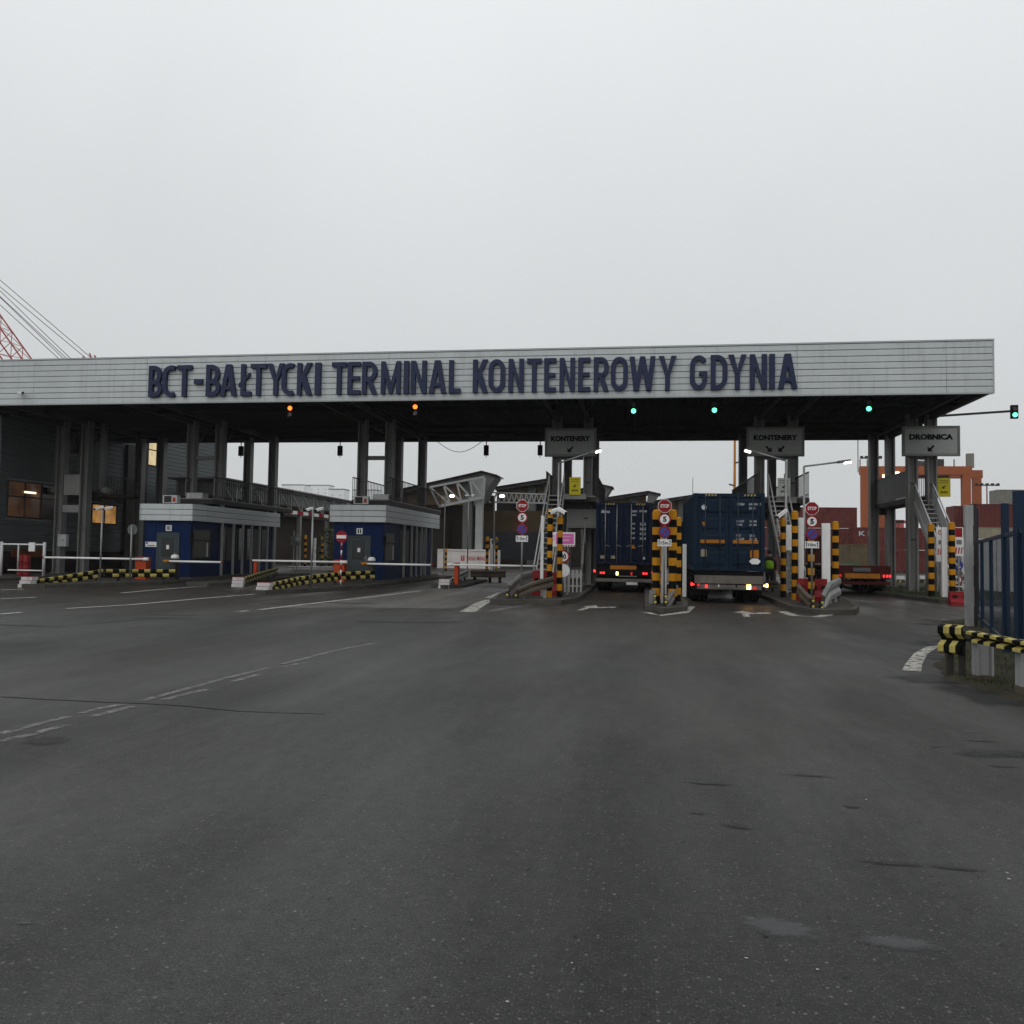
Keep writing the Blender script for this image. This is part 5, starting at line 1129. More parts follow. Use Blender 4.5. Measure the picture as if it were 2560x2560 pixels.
# water filled red barriers
def jersey(px, base, w, h, label, Y=None, z0=KZ, d=.45):
    Y = Y or G(px, base, z0).y; X = W(px, base, Y).x; t = thing('plastic_barrier', label, 'barrier', (X, Y, z0), 0, 'red plastic barriers')
    p = [(-d / 2, 0), (-d / 2, h * .25), (-d * .2, h * .5), (-d * .16, h), (d * .16, h), (d * .2, h * .5), (d / 2, h * .25), (d / 2, 0)]
    MB().extr([(Y + a, z0 - .01 + b_) for a, b_ in p], 'x', X - w / 2, X + w / 2).build('body', 'red', t)
    for s in (-.25, .25): MB().box(X + w * (s - .1), X + w * (s + .1), Y - d * .32, Y + d * .32, z0 + h * .55, z0 + h * .7).build('fork_slot', 'chassis', t)
jersey(1352, 1495, .6, .9, 'red plastic barrier behind the white panel by the pink board', 30.2); jersey(1387, 1495, .42, .85, 'red plastic barrier between the two striped posts by the pink board', 30.0)
jersey(1337, 1440, .8, .55, 'red plastic barrier half hidden behind the grey rail', 33.8); jersey(2012, 1490, .5, .8, 'red plastic barrier left of the 10m sign', 30.4); jersey(2046, 1495, .55, .8, 'red plastic barrier right of the 10m sign', 30.2)
jersey(2398, 1520, .7, .5, 'red plastic barrier beside the white fence post', 33.2, 0.0)
# small pedestrian fence by the dark stairs
t = thing('picket_fence', 'low pale picket fence under the dark stairs by the navy container', 'fence', (-3.0, 33.9, KZ))
for i in range(5):
    c = W(1412 + i * 10, 1478, 33.2); MB().box(c.x - .035, c.x + .035, 33.2, 33.24, KZ - .01, 1.0).build('picket', 'fin', t)
MB().box(W(1408, 1478, 33.2).x, W(1456, 1478, 33.2).x, 33.24, 33.28, .35, .42).box(W(1408, 1478, 33.2).x, W(1456, 1478, 33.2).x, 33.24, 33.28, .8, .87).build('rail', 'fin', t)
# white swing gate at the left
Y = 36.9; x0, x1, xm = W(3, 1400, Y).x, W(110, 1400, Y).x, W(45, 1400, Y).x; zt = W(60, 1361, Y).z
t = thing('swing_gate', 'white tube swing gate in front of the office corner', 'gate', (x1, Y, KZ))
for x in (x0, x1): MB().cyl((x, Y, KZ - .02), (x, Y, zt + .12), .07, 12).build('post', 'whited', t, True)
MB().cyl((x0, Y, zt), (x1, Y, zt), .04, 10).build('top_rail', 'white', t, True); MB().cyl((xm, Y, .45), (xm, Y, zt), .035, 10).build('middle_bar', 'whited', t, True); MB().cyl((x0 + .4, Y, .42), (x1, Y, .42), .035, 10).build('bottom_rail', 'white', t, True)
for i, px in enumerate((52, 66)):
    c = W(px, 1430, 37.6); t = thing('drum', ('dark red drum next to the middle bar of the swing gate', 'dark red drum on the side of the notice plate of the swing gate')[i], 'drum', (c.x, 37.6, KZ), 0, 'red drums behind the swing gate')
    MB().lathe([(.17, 0), (.18, .03), (.17, .06), (.17, .34), (.182, .36), (.17, .38), (.17, .68), (.182, .70), (.17, .72), (.17, 1.02), (.15, 1.03)], 16).build('body', 'red', t, True, False)
    MB().lathe([(.14, 1.03), (.14, 1.035)], 16).build('lid', 'chassis', t, False, False)
tag(MB().box(W(78, 1385, 37).x, W(93, 1385, 37).x, 36.8, 36.86, 1.35, 1.78).build('notice_plate', 'signwhite'), 'white notice plate hung on the swing gate', 'sign')
tag(MB().box(XW + .03, XW + .09, 39.3, 41.6, 1.0, 1.45).build('timber_board', 'timber'), 'brown wooden board on the office wall behind the swing gate', 'board')

# ================================================================== CONTAINERS AND TRUCKS
def boxname(): pass
def container(X, Y, z, L_, H_, mt, label, style, W_=2.44, rz=0, cat='container', detail=True, group=None, side_text=None):
    t = thing('shipping_container', label, cat, (X, Y, z), rz, group); h = W_ / 2
    def corr(x, sgn):
        pts = []; y = .12; i = 0
        while y < L_ - .12:
            pts += [(y, 0), (y + .10, 0), (y + .16, 1), (y + .26, 1)]; y += .32
        return [(x - sgn * .038 * o, q) for q, o in pts if q < L_ - .1] + [(x, L_ - .1)]
    b_ = MB()
    for s in (-1, 1):
        P = corr(s * (h - .01), s); lo = [(x, y, .14) for x, y in P]; hi = [(x, y, H_ - .1) for x, y in P]
        b_.strip(lo, hi) if s > 0 else b_.strip(hi, lo)
    b_.box(-h + .05, h - .05, .06, L_ - .05, H_ - .09, H_ - .02).box(-h + .05, h - .05, .06, L_ - .05, .06, .14).box(-h + .05, h - .05, L_ - .09, L_ - .05, .14, H_ - .09)
    b_.build('body', mt, t, False, False)
    f = MB()
    for s in (-1, 1):
        for y in (0.0, L_ - .14): f.box(s * h - (.13 if s > 0 else 0), s * h + (.13 if s < 0 else 0), y, y + .14, .12, H_ - .11)
        f.box(s * h - (.09 if s > 0 else 0), s * h + (.09 if s < 0 else 0), .14, L_ - .14, H_ - .1, H_ - .005).box(s * h - (.08 if s > 0 else 0), s * h + (.08 if s < 0 else 0), .14, L_ - .14, .02, .16)
    f.box(-h + .13, h - .13, 0.01, .14, H_ - .13, H_ - .005).box(-h + .13, h - .13, 0.01, .14, .02, .15).box(-h + .13, h - .13, L_ - .14, L_, H_ - .13, H_ - .005)
    f.build('frame', mt, t, False, False)
    for s in (-1, 1):
        for y in (-.004, L_ - .17):
            for zz in (0, H_ - .118): MB().box(s * h - (.165 if s > 0 else .004), s * h + (.165 if s < 0 else .004), y, y + .178, zz, zz + .118).build('corner_casting', mt, t, False, False)
    if not detail: return t
    for s in (-1, 1):                       # door leaves
        x0, x1 = (-h + .14, -.01) if s < 0 else (.01, h - .14); d = MB()
        if style == 'bands':
            d.box(x0, x1, .05, .09, .16, H_ - .14)
            zz = [.16, .80, 1.40, 1.66 + .1, 2.2, H_ - .14]
            zs = [(.20, .70), (.86, 1.30), (1.46, 1.88), (2.04, H_ - .2)]
            for a, c in zs: d.add([(x0 + .1, .05, a), (x1 - .1, .05, a), (x1 - .1, .05, c), (x0 + .1, .05, c), (x0 + .16, .02, a + .07), (x1 - .16, .02, a + .07), (x1 - .16, .02, c - .07), (x0 + .16, .02, c - .07)], [(4, 5, 6, 7), (0, 1, 5, 4), (1, 2, 6, 5), (2, 3, 7, 6), (3, 0, 4, 7)])
        else:
            d.box(x0, x1, .06, .09, .16, H_ - .14); k = x0 + .04
            while k + .2 < x1: d.add([(k, .06, .2), (k + .2, .06, .2), (k + .2, .06, H_ - .18), (k, .06, H_ - .18), (k + .04, .025, .22), (k + .16, .025, .22), (k + .16, .025, H_ - .2), (k + .04, .025, H_ - .2)], [(4, 5, 6, 7), (0, 1, 5, 4), (1, 2, 6, 5), (2, 3, 7, 6), (3, 0, 4, 7)]); k += .26
        dl = d.build('door', mt, t, False, False)
        for fx in (.25, .72):
            x = (x0 + (x1 - x0) * fx) if s < 0 else (x1 - (x1 - x0) * fx)
            MB().cyl((x, -.015, .1), (x, -.015, H_ - .08), .019, 8).build('locking_rod', 'galv' if style != 'bands' else 'bluerod', dl, True, False)
            for zz in (.14, .9, 1.8, H_ - .2): MB().box(x - .05, x + .05, -.03, .055, zz, zz + .07).build('bracket', mt, dl, False, False)
            MB().bar((x, -.04, .86), (x - s * .2, -.03, .80), .028).build('handle', 'steel' if style != 'bands' else 'bluerod', dl, False, False)
    hk = MB()
    for s in (-1, 1):                       # yellow hatch marks on the header
        for i in range(4): x = s * (h - .55) + (i - 1.5) * .11; hk.add([(x, .004, H_ - .10), (x + .05, .004, H_ - .10), (x + .09, .004, H_ - .03), (x + .04, .004, H_ - .03)], [(0, 1, 2, 3)])
    hk.build('hatch_mark', 'raily', t, False, False)
    def words(rows, mt_='hivis'):
        for txt, x0, x1, z0, z1 in rows: lettering(MB(), txt, x0, x1, z0, z1, .012 if style == 'bands' else .018, .006, .02).build('lettering', mt_, t, False, False)
    if style == 'bands':
        words([('FCIU', .28, .52, H_ - .42, H_ - .34), ('600081', .68, .98, H_ - .42, H_ - .34), ('5', 1.05, 1.1, H_ - .42, H_ - .34), ('22G1', .68, .90, H_ - .56, H_ - .48),
               ('MAX.W', .26, .52, 1.72, 1.80), ('TARE', .26, .46, 1.60, 1.67), ('30.480', .70, .95, 1.72, 1.80), ('67.200', .70, .95, 1.60, 1.67), ('NET', .26, .42, 1.22, 1.30), ('CU.CAP', .26, .52, 1.10, 1.18), ('28.2', .70, .88, 1.22, 1.30), ('33.2', .70, .95, 1.10, 1.18)])
        MB().box(-h + .24, -.14, .004, .05, .98, 1.10).box(.14, h - .22, .004, .05, .98, 1.10).build('yellow_stripe', 'amber', t, False, False)
        MB().disc((-.86, .01, H_ - .5), .09, 20, .03).build('round_emblem', 'hivis', t, False, False)
        MB().add([(-.93, .012, 1.72), (-.79, .012, 1.72), (-.86, .012, 1.56)], [(0, 2, 1)]).build('warning_triangle', 'amber', t, False, False)
        MB().box(.72, 1.02, .005, .02, .48, .76).build('square_placard', 'amber', t, False, False); MB().box(-.96, -.76, .008, .02, .5, .76).build('faded_placard', 'cream', t, False, False)
        MB().add([(.68, -.045, .36), (.78, -.045, .26), (.98, -.045, .26), (1.08, -.045, .36), (.98, -.045, .46), (.78, -.045, .46)], [(0, 1, 2, 3, 4, 5)]).build('white_placard', 'white', t, False, False)
    else:
        words([('SUDU', .34, .56, H_ - .42, H_ - .33), ('574180', .66, .98, H_ - .42, H_ - .33), ('45G1', .34, .52, H_ - .58, H_ - .50)] + [(a, .33, .48, H_ - .96 - i * .21, H_ - .88 - i * .21) for i, a in enumerate(('MAX', 'TAR', 'NET', 'CAP'))] + [(a, .68, .94, H_ - .99 - i * .21, H_ - .88 - i * .21) for i, a in enumerate(('32.5', '28.5', '67.2', '76.4'))])
        words([('alianca', -1.0, -.62, H_ - .46, H_ - .32)])
        MB().add([(.30, .012, H_ - 2.0), (.50, .012, H_ - 2.0), (.40, .012, H_ - 1.8)], [(0, 1, 2)]).build('warning_triangle', 'amber', t, False, False)
        MB().box(-1.02, -.84, .004, .02, .26, .40).box(-.56, -.38, .004, .02, .26, .40).build('placard', 'cream', t, False, False)
        MB().disc((.86, .01, .3), .06, 16, .02).build('seal_disc', 'hivis', t, False, False)
    return t
def wheel(par, x, y, r=.5, w=.30, sgn=1):
    o = MB(); n = 22; pr = [(r * .55, -w / 2), (r * .93, -w / 2), (r, -w * .36), (r, w * .36), (r * .93, w / 2), (r * .55, w / 2)]
    for k in range(len(pr) - 1):
        for i in range(n):
            a0, a1 = 2 * math.pi * i / n, 2 * math.pi * (i + 1) / n
            o.add([(pr[k][1], pr[k][0] * math.cos(a0), pr[k][0] * math.sin(a0)), (pr[k][1], pr[k][0] * math.cos(a1), pr[k][0] * math.sin(a1)), (pr[k + 1][1], pr[k + 1][0] * math.cos(a1), pr[k + 1][0] * math.sin(a1)), (pr[k + 1][1], pr[k + 1][0] * math.cos(a0), pr[k + 1][0] * math.sin(a0))], [(0, 1, 2, 3)])
    me = o.mesh('wheel', 'rubber', True); q = link('wheel', me, par, (x, y, r))
    rim = MB().cyl((-w * .3, 0, 0), (w * .3, 0, 0), r * .56, 16).cyl((sgn * w * .3, 0, 0), (sgn * w * .42, 0, 0), r * .25, 12); link('rim', rim.mesh('rim', 'signback'), q)
def trailer(X, Y, rz, label, L_=11, frame='chassis', bar='chassis', lights='pair', bumper='alu', boardm=None, deck=1.2, lit='tail'):
    t = thing('container_trailer', label, 'trailer', (X, Y, 0), rz)
    b = lambda n, m_, *bx: [MB().box(*q).build(n, m_, t, False, False) for q in bx]
    b('chassis_beam', frame, (-.55, -.40, .12, L_, .78, deck - .02), (.40, .55, .12, L_, .78, deck - .02))
    for y in (.15, L_ * .5, L_ - .4): MB().box(-1.2, 1.2, y, y + .22, deck - .22, deck).build('bolster', frame, t, False, False)
    for y in (1.5, 2.85, 4.2):
        MB().cyl((-1.0, y, .5), (1.0, y, .5), .08, 8).build('axle', 'chassis', t, False, False)
        for s in (-1, 1): wheel(t, s * 1.06, y, .5, .27, s); wheel(t, s * .76, y, .5, .27, s)
        for s in (-1, 1): MB().box(s * .92 - .3, s * .92 + .3, y - .55, y + .55, 1.02, 1.06).build('mudguard', 'chassis', t, False, False)
    for s in (-1, 1): MB().box(s * .92 - .3, s * .92 + .3, .78, .81, .28, 1.0).build('mudflap', 'chassis', t, False, False)
    for s in (-1, 1): MB().box(s * .6 - .06, s * .6 + .06, L_ - 2.2, L_ - 2.08, .02, deck - .25).build('landing_leg', 'chassis', t, False, False)
    MB().box(-1.2, 1.2, .0, .10, .72, .98).build('light_bar', bar, t, False, False)
    MB().box(-1.2, 1.2, -.02, .10, .46, .60).build('underrun_bar', bumper, t, False, False)
    for s in (-.7, .7): MB().box(s - .05, s + .05, .04, .14, .60, .74).build('bar_hanger', frame, t, False, False)
    return t
def lampset(t, items):
    for nm, x, z, w, h, m_ in items: MB().box(x - w / 2, x + w / 2, -.025, .02, z - h / 2, z + h / 2).build(nm, m_, t, False, False)
def tractor(X, Y, rz, label, mt):
    t = thing('tractor_unit', label, 'truck', (X, Y, 0), rz)
    p = [(0, 1.0), (0, 3.0), (.4, 3.35), (1.7, 3.1), (2.1, 2.0), (2.15, .5), (1.4, .5), (1.35, 1.0)]
    MB().extr(p, 'x', -1.2, 1.2).build('cab', mt, t, False, False); MB().box(-1.1, 1.1, 2.0, 2.2, .35, .75).build('bumper', 'chassis', t, False, False)
    for s in (-1, 1):
        MB().box(s * 1.2 - .006, s * 1.2 + .006, .95, 1.6, 1.9, 2.6).build('side_window', 'pane', t, False, False); MB().box(s * 1.38 - .1, s * 1.38 + .1, 1.75, 1.85, 1.8, 2.6).build('mirror', 'chassis', t, False, False); MB().box(min(s * 1.2, s * 1.3), max(s * 1.2, s * 1.3), 1.76, 1.82, 2.3, 2.36).build('mirror_arm', 'chassis', t, False, False)
        wheel(t, s * 1.05, 1.1 + .0, .5, .3, s); wheel(t, s * 1.05, -1.6, .5, .3, s); wheel(t, s * .74, -1.6, .5, .27, s); MB().box(s * .42 - .1, s * .42 + .1, -3.0, 1.2, .72, .95).build('chassis_beam', 'chassis', t, False, False)
    MB().cyl((-.9, -1.6, .5), (.9, -1.6, .5), .08, 8).cyl((-.9, 1.1, .5), (.9, 1.1, .5), .08, 8).build('axle', 'chassis', t, False, False); MB().box(-.55, .55, -2.2, -1.0, .95, 1.05).build('fifth_wheel', 'chassis', t, False, False)
    return t
# navy container truck
X1, Y1 = W(1559, 1440, 37.0).x, 37.0
container(X1, Y1, 1.2, 12.19, 2.72, 'navybox', 'navy container with vertical ribbed doors and pale lettering on a trailer', 'ribs')
t = trailer(X1, Y1 - .05, 0, 'trailer under the navy container with a yellow board and red tail lights', 12, bumper='alu')
lampset(t, [('tail_light', -.86, .84, .10, .09, 'tail'), ('tail_light', -.98, .84, .09, .09, 'tail'), ('tail_light', .86, .84, .10, .09, 'tail'), ('tail_light', .98, .84, .09, .09, 'tail'), ('tail_light', -.28, .82, .09, .14, 'blink'), ('reflector', .34, .82, .07, .14, 'taildim')])
for s in (-1, 1): MB().box(s * 1.27 - .04, s * 1.27 + .04, -.03, .02, .86, .98).box(min(s * 1.18, s * 1.27), max(s * 1.18, s * 1.27), .0, .05, .86, .92).build('marker_lamp', 'tail', t, False, False)
MB().box(-.58, .55, -.02, .02, 1.0, 1.17).build('yellow_board', 'amber', t, False, False); MB().box(.12, .60, -.03, -.02, .34, .45).box(.3, .42, -.02, 0, .40, .47).build('licence_plate', 'plate', t, False, False)
tractor(X1, Y1 + 14.6, 0, 'tractor unit hidden in front of the navy container', 'navybox')
# blue container truck
X2, Y2 = W(1822, 1440, 30.3).x, 30.3
container(X2, Y2, 1.13, 6.06, 2.74, 'bluebox', 'blue container with banded doors, yellow stripes and a white placard on the trailer', 'bands', rz=R(.6))
t = trailer(X2, Y2 - .08, R(.6), 'trailer with a pale bumper and a glowing indicator under the blue container', 11, bumper='chassis', deck=1.13)
MB().box(-1.18, 1.18, -.06, -.021, .70, .98).build('bumper_panel', 'alu', t, False, False); MB().box(-1.1, 1.1, -.06, 0, .50, .66).build('lower_panel', 'alu', t, False, False)
for nm, x, z, w_, h_, m_ in (('tail_light', -.78, .60, .09, .12, 'tail'), ('tail_light', -1.05, .64, .10, .09, 'taildim'), ('indicator', .66, .60, .14, .16, 'blink'), ('tail_light', .86, .56, .12, .10, 'taildim'), ('reflector', -.36, .62, .04, .09, 'signwhite'), ('reflector', .24, .62, .04, .09, 'chassis')):
    MB().box(x - w_ / 2, x + w_ / 2, -.085, -.055, z - h_ / 2, z + h_ / 2).build(nm, m_, t, False, False)
for s, m_ in ((-1, 'tail'), (1, 'blink')): MB().box(s * 1.28 - .035, s * 1.28 + .035, -.04, .02, .60, .72).box(min(s * 1.18, s * 1.28), max(s * 1.18, s * 1.28), .0, .05, .62, .68).build('marker_lamp', m_, t, False, False)
MB().box(-.3, .26, -.075, -.06, .53, .63).build('licence_plate', 'alu', t, False, False)
tractor(X2 - .12, Y2 + 12.6, R(.6), 'tractor unit hidden in front of the blue container', 'bluebox')
# empty red trailer
Y3 = G(2155, 1487).y; X3 = W(2156, 1470, Y3).x
t = trailer(X3, Y3, 0, 'empty red flat trailer with an orange rear board and red tail lights', 11, frame='chassisred', bar='chassisred', bumper='chassisred')
MB().box(-1.22, 1.22, .0, .09, .985, 1.32).build('headboard', 'chassisred', t, False, False); MB().box(-1.22, 1.22, .1, 11, 1.21, 1.3).build('deck', 'chassisred', t, False, False)
MB().box(-.75, .75, -.03, -.002, .74, .96).build('orange_board', 'amber', t, False, False); MB().box(-.4, .35, -.03, -.002, 1.05, 1.22).build('licence_plate', 'signback', t, False, False)
for x in (.92, 1.06, 1.18): MB().box(x - .04, x + .04, -.03, -.002, .80, .92).build('tail_light', 'tail', t, False, False)
for x in (-.95, -1.1): MB().box(x - .04, x + .04, -.03, -.002, .80, .92).build('tail_light', 'taildim', t, False, False)
tractor(X3 + .1, Y3 + 14.2, 0, 'maroon tractor unit pulling the empty red trailer', 'cabred')

# ================================================================== WORKER
def person(px, Y, z0):
    X = W(px, 1420, Y).x
    V = {}; E_ = []; Rr = []; P = []
    def j(n, p, r, par=None):
        V[n] = len(P); P.append(p); Rr.append(r)
        if par: E_.append((V[par], V[n]))
    j('pel', (0, 0, .93), .15); j('belly', (0, 0, 1.08), .145, 'pel'); j('chest', (0, .01, 1.30), .165, 'belly'); j('neck0', (0, 0, 1.46), .075, 'chest'); j('neck', (0, -.01, 1.53), .06, 'neck0'); j('head', (-.01, -.02, 1.64), .095, 'neck'); j('crown', (-.01, -.02, 1.74), .075, 'head')
    for s, n in ((-1, 'l'), (1, 'r')):
        j(n + 'sh', (s * .19, 0, 1.42), .07, 'chest'); j(n + 'el', (s * .25, -.02, 1.14), .048, n + 'sh'); j(n + 'wr', (s * .22, -.16, .95), .034, n + 'el'); j(n + 'palm', (s * .21, -.20, .88), .034, n + 'wr')
        for q in range(4): j(n + 'f%d' % q, (s * .21 + (q - 1.5) * .018, -.21, .84), .009, n + 'palm'); j(n + 'g%d' % q, (s * .21 + (q - 1.5) * .02, -.20, .80 + .008 * abs(q - 1.5)), .008, n + 'f%d' % q)
        j(n + 't', (s * .21 - s * .045, -.22, .86), .010, n + 'palm')
        j(n + 'hip', (s * .10, 0, .88), .10, 'pel'); j(n + 'kn', (s * .11, -.02, .50), .066, n + 'hip'); j(n + 'an', (s * .12, .02, .10), .045, n + 'kn'); j(n + 'heel', (s * .12, .04, .045), .045, n + 'an'); j(n + 'toe', (s * .13, -.16, .04), .042, n + 'heel')
    def grow(name, P_, E__, R_, m_, sub=1):
        me = bpy.data.meshes.new(name); me.from_pydata(P_, E__, []); ob = bpy.data.objects.new(name, me); col.objects.link(ob)
        sk = ob.modifiers.new('skin', 'SKIN'); sk.use_smooth_shade = True
        for i, v in enumerate(me.skin_vertices[0].data): v.radius = (R_[i], R_[i]); v.use_root = (i == 0)
        sb = ob.modifiers.new('sub', 'SUBSURF'); sb.levels = sub; sb.render_levels = sub
        dg = bpy.context.evaluated_depsgraph_get(); r_ = bpy.data.meshes.new_from_object(ob.evaluated_get(dg)); bpy.data.objects.remove(ob)
        r_.materials.clear(); r_.materials.append(M[m_]); return r_
    t = thing('person', 'person in a bright green vest and dark trousers standing beside the blue container', 'person', (X, Y, z0), R(165))
    link('body', grow('body', P, E_, Rr, 'skin'), t)
    def sub(names, k, m_, nm):
        idx = [V[n] for n in names]; mp = {v: i for i, v in enumerate(idx)}
        link(nm, grow(nm, [P[i] for i in idx], [(mp[a], mp[b_]) for a, b_ in E_ if a in mp and b_ in mp], [Rr[i] * k for i in idx], m_), t)
    sub(['pel', 'belly', 'chest', 'neck0'], 1.34, 'vest', 'vest'); sub(['chest', 'lsh', 'lel', 'lwr', 'rsh', 'rel', 'rwr'], 1.13, 'cloth', 'jacket_sleeves')
    sub(['pel', 'lhip', 'lkn', 'lan', 'rhip', 'rkn', 'ran'], 1.12, 'cloth', 'trousers'); sub(['lan', 'lheel', 'ltoe'], 1.15, 'chassis', 'shoe'); sub(['ran', 'rheel', 'rtoe'], 1.15, 'chassis', 'shoe')
    MB().lathe([(.098, -.02), (.108, .05), (.095, .11), (.05, .145)], 14, None, (-.01, -.005, 1.67)).build('cap', 'cloth', t, True, False)
    fc = MB()
    for s in (-1, 1): fc.box(s * .035 - .01, s * .035 + .01, -.118, -.10, 1.655, 1.668)
    fc.box(-.022, .022, -.118, -.10, 1.585, 1.593).box(-.022, .002, -.135, -.10, 1.61, 1.645); fc.build('face', 'hair', t, False, False)
person(1924, 37.6, KZ)

# ================================================================== YARD BEHIND
wh = thing('warehouse', 'long warehouse with saw-tooth roof bays and pale steel trusses behind the gate', 'building', (-6, 95, 0))
bays = [(82, (985, 1236), (1206, 1187), (1240, 1191), (1200, 1254)), (90, (1238, 1226), (1366, 1206), (1398, 1208), (1368, 1256)), (97, (1404, 1242), (1500, 1218), (1529, 1220), (1508, 1254)),
        (106, (1508, 1252), (1620, 1235), (1648, 1237), (1628, 1264)), (110, (1632, 1259), (1740, 1243), (1768, 1245), (1748, 1270)), (116, (1752, 1266), (1850, 1250), (1876, 1252), (1858, 1276))]
for D, lo, hi, tip, bot in bays:
    a, b_, c, d_ = (W(*p, D) for p in (lo, hi, tip, bot))
    MB().extr([(a.x, a.z), (b_.x, b_.z), (b_.x, b_.z + .25), (a.x, a.z + .25)], 'y', D, D + 3.4).build('roof_slope', 'shed', wh)
    MB().extr([(d_.x - .6, d_.z), (d_.x, d_.z), (c.x, c.z), (b_.x, b_.z + .25), (b_.x, b_.z)], 'y', D - .05, D + 3.3).build('roof_wedge', 'shed', wh)
    MB().extr([(c.x + .2, c.z), (c.x + .2, c.z + .12), (b_.x, b_.z + .38), (a.x, a.z + .37), (a.x, a.z + .26), (b_.x, b_.z + .26)], 'y', D - .5, D + 3.4).build('roof_edge', 'shedwall', wh)
    MB().extr([(a.x + .5, a.z - .9), (b_.x - .2, a.z - .9), (b_.x - .2, b_.z - .05), (a.x + .5, a.z)], 'y', D + 2.0, D + 2.2).build('tan_gable', 'shedtan', wh)
    MB().box(b_.x - 2.2, b_.x - 1.3, D + 1.3, D + 1.9, 0, b_.z - .3).build('column', 'shed', wh)
    MB().box(a.x - .5, b_.x + .5, D + 4, D + 4.4, 0, a.z + .2).build('wall', 'shedwall', wh)
for p0, p1, Y_, m_, nm in (((1203, 1278), (1400, 1330), 85.5, 'shedochre', 'ochre_band'), ((1203, 1331), (1400, 1398), 85.4, 'shedglass', 'glazed_band')):
    a = W(p0[0], p1[1], Y_); b_ = W(p1[0], p0[1], Y_); MB().box(a.x, b_.x, Y_, Y_ + .2, a.z, b_.z).build(nm, m_, wh)
# pale Y column and the cantilever truss of the first bay
D = 80.5; a = W(1186, 1440, D); b_ = W(1203, 1440, D); zc = W(1195, 1270, D).z; k = MB()
k.box(a.x, b_.x, D, D + .7, 0, zc); l_, r_ = W(1170, 1198, D), W(1238, 1194, D)
k.extr([(a.x, zc), (b_.x, zc), (r_.x - 1.0, r_.z), (l_.x, l_.z)], 'y', D + .02, D + .68); k.build('column', 'truss', wh)
def truss(par, A, B, C_, D_, n, mt='truss', w=.16, zig=False, bands=None):
    """A-B lower chord, C_-D_ upper chord"""
    A, B, C_, D_ = map(Vector, (A, B, C_, D_)); t = MB().bar(A, B, w * 1.3) if not bands else MB()
    t.bar(C_, D_, w)
    for i in range(n + 1):
        p = A.lerp(B, i / n); q = C_.lerp(D_, i / n)
        if zig:
            if i < n: m_ = C_.lerp(D_, (i + .5) / n); t.bar(p, m_, w * .7).bar(m_, A.lerp(B, (i + 1) / n), w * .7)
        else:
            t.bar(p, q, w * .8)
            if i < n: t.bar(q, A.lerp(B, (i + 1) / n), w * .8)
    tr = t.build('truss', mt, par)
    if bands:
        for i in range(2 * n): MB().bar(A.lerp(B, i / (2 * n)), A.lerp(B, (i + 1) / (2 * n)), .3, .26).build('chord_segment', bands[i % 2], tr)
truss(wh, W(1098, 1266, 80), W(1210, 1243, 80), W(1075, 1218, 80), W(1210, 1192, 80), 4, w=.2)
truss(wh, W(1222, 1255, 86), W(1372, 1258, 88), W(1222, 1231, 86), W(1372, 1236, 88), 12, w=.13, zig=True)
MB().box(W(540, 1400, 84).x, W(1110, 1400, 84).x, 84, 110, 0, W(800, 1292, 84).z).build('annex_wall', 'shedwall', wh)
MB().box(W(560, 1400, 84).x, W(1000, 1400, 84).x, 83, 108, W(800, 1292, 84).z, W(800, 1270, 84).z).build('annex_roof', 'shed', wh)
pb = thing('pipe_bridge', 'pale lattice bridge with red and white lower edge behind the no entry booth', 'bridge', (-28.5, 64, 0))
truss(pb, (-27, 51, 4.5), (-27, 78, 4.5), (-27, 51, 6.02), (-27, 78, 6.02), 12, w=.13, bands=('white', 'white'))
for i in range(5): y = 61 + i * 2.25; MB().bar((-26.98, y, 4.5), (-26.98, y + 1.1, 4.5), .33, .29).build('red_band', 'signred', pb)
truss(pb, (-30, 51, 4.5), (-30, 78, 4.5), (-30, 51, 6.02), (-30, 78, 6.02), 12, w=.13)
MB().box(-30.6, -26.6, 50.9, 78.2, 6.1, 6.22).build('roof', 'shed', pb)
MB().box(-30, -27, 51, 78, 5.0, 5.9).build('pipe_duct', 'shed', pb)
for y in (51.2, 64, 77.8):
    for x in (-30, -27): MB().box(x - .15, x + .15, y - .15, y + .15, 0, 4.5).build('leg', 'steel', pb)
# low white container with red lettering
Yc = 79.0; a = W(1093, 1410, Yc); b_ = W(1240, 1410, Yc); h_ = W(1160, 1374, Yc).z
t = thing('shipping_container', 'low white container with a red emblem and red lettering in the yard', 'container', ((a.x + b_.x) / 2, Yc, 0)); k = MB()
k.box(a.x, b_.x, Yc + .06, Yc + 2.44, .1, h_); k.build('body', 'whitebox', t); k = MB()
for x in (a.x, b_.x - .14): k.box(x, x + .14, Yc, Yc + .14, .0, h_ + .03)
k.box(a.x + .14, b_.x - .14, Yc, Yc + .1, h_ - .12, h_ + .03).box(a.x + .14, b_.x - .14, Yc, Yc + .1, .02, .2); k.build('frame', 'whitebox', t)
zl = W(1160, 1402, Yc).z; zh = W(1160, 1389, Yc).z; e0, e1 = W(1152, 1395, Yc).x, W(1161, 1395, Yc).x
k = MB(); k.box(e0, e1, Yc + .04, Yc + .055, zl, zh); k.build('emblem', 'redtext', t); lettering(MB(), 'T', e0 + .1, e1 - .1, zl + .08, zh - .08, Yc + .03, .008, .03).build('emblem_mark', 'whitebox', t)
lettering(MB(), 'YANG MING', W(1165, 1395, Yc).x, W(1213, 1395, Yc).x, zl + .05, zh - .05, Yc + .04, .015, .02).build('lettering', 'redtext', t)
c = G(735, 1432); t = thing('control_cabinet', 'pale blue-grey control cabinet on two legs seen past the office booth', 'cabinet', (c.x, c.y, 0)); zc = W(735, 1352, c.y).z
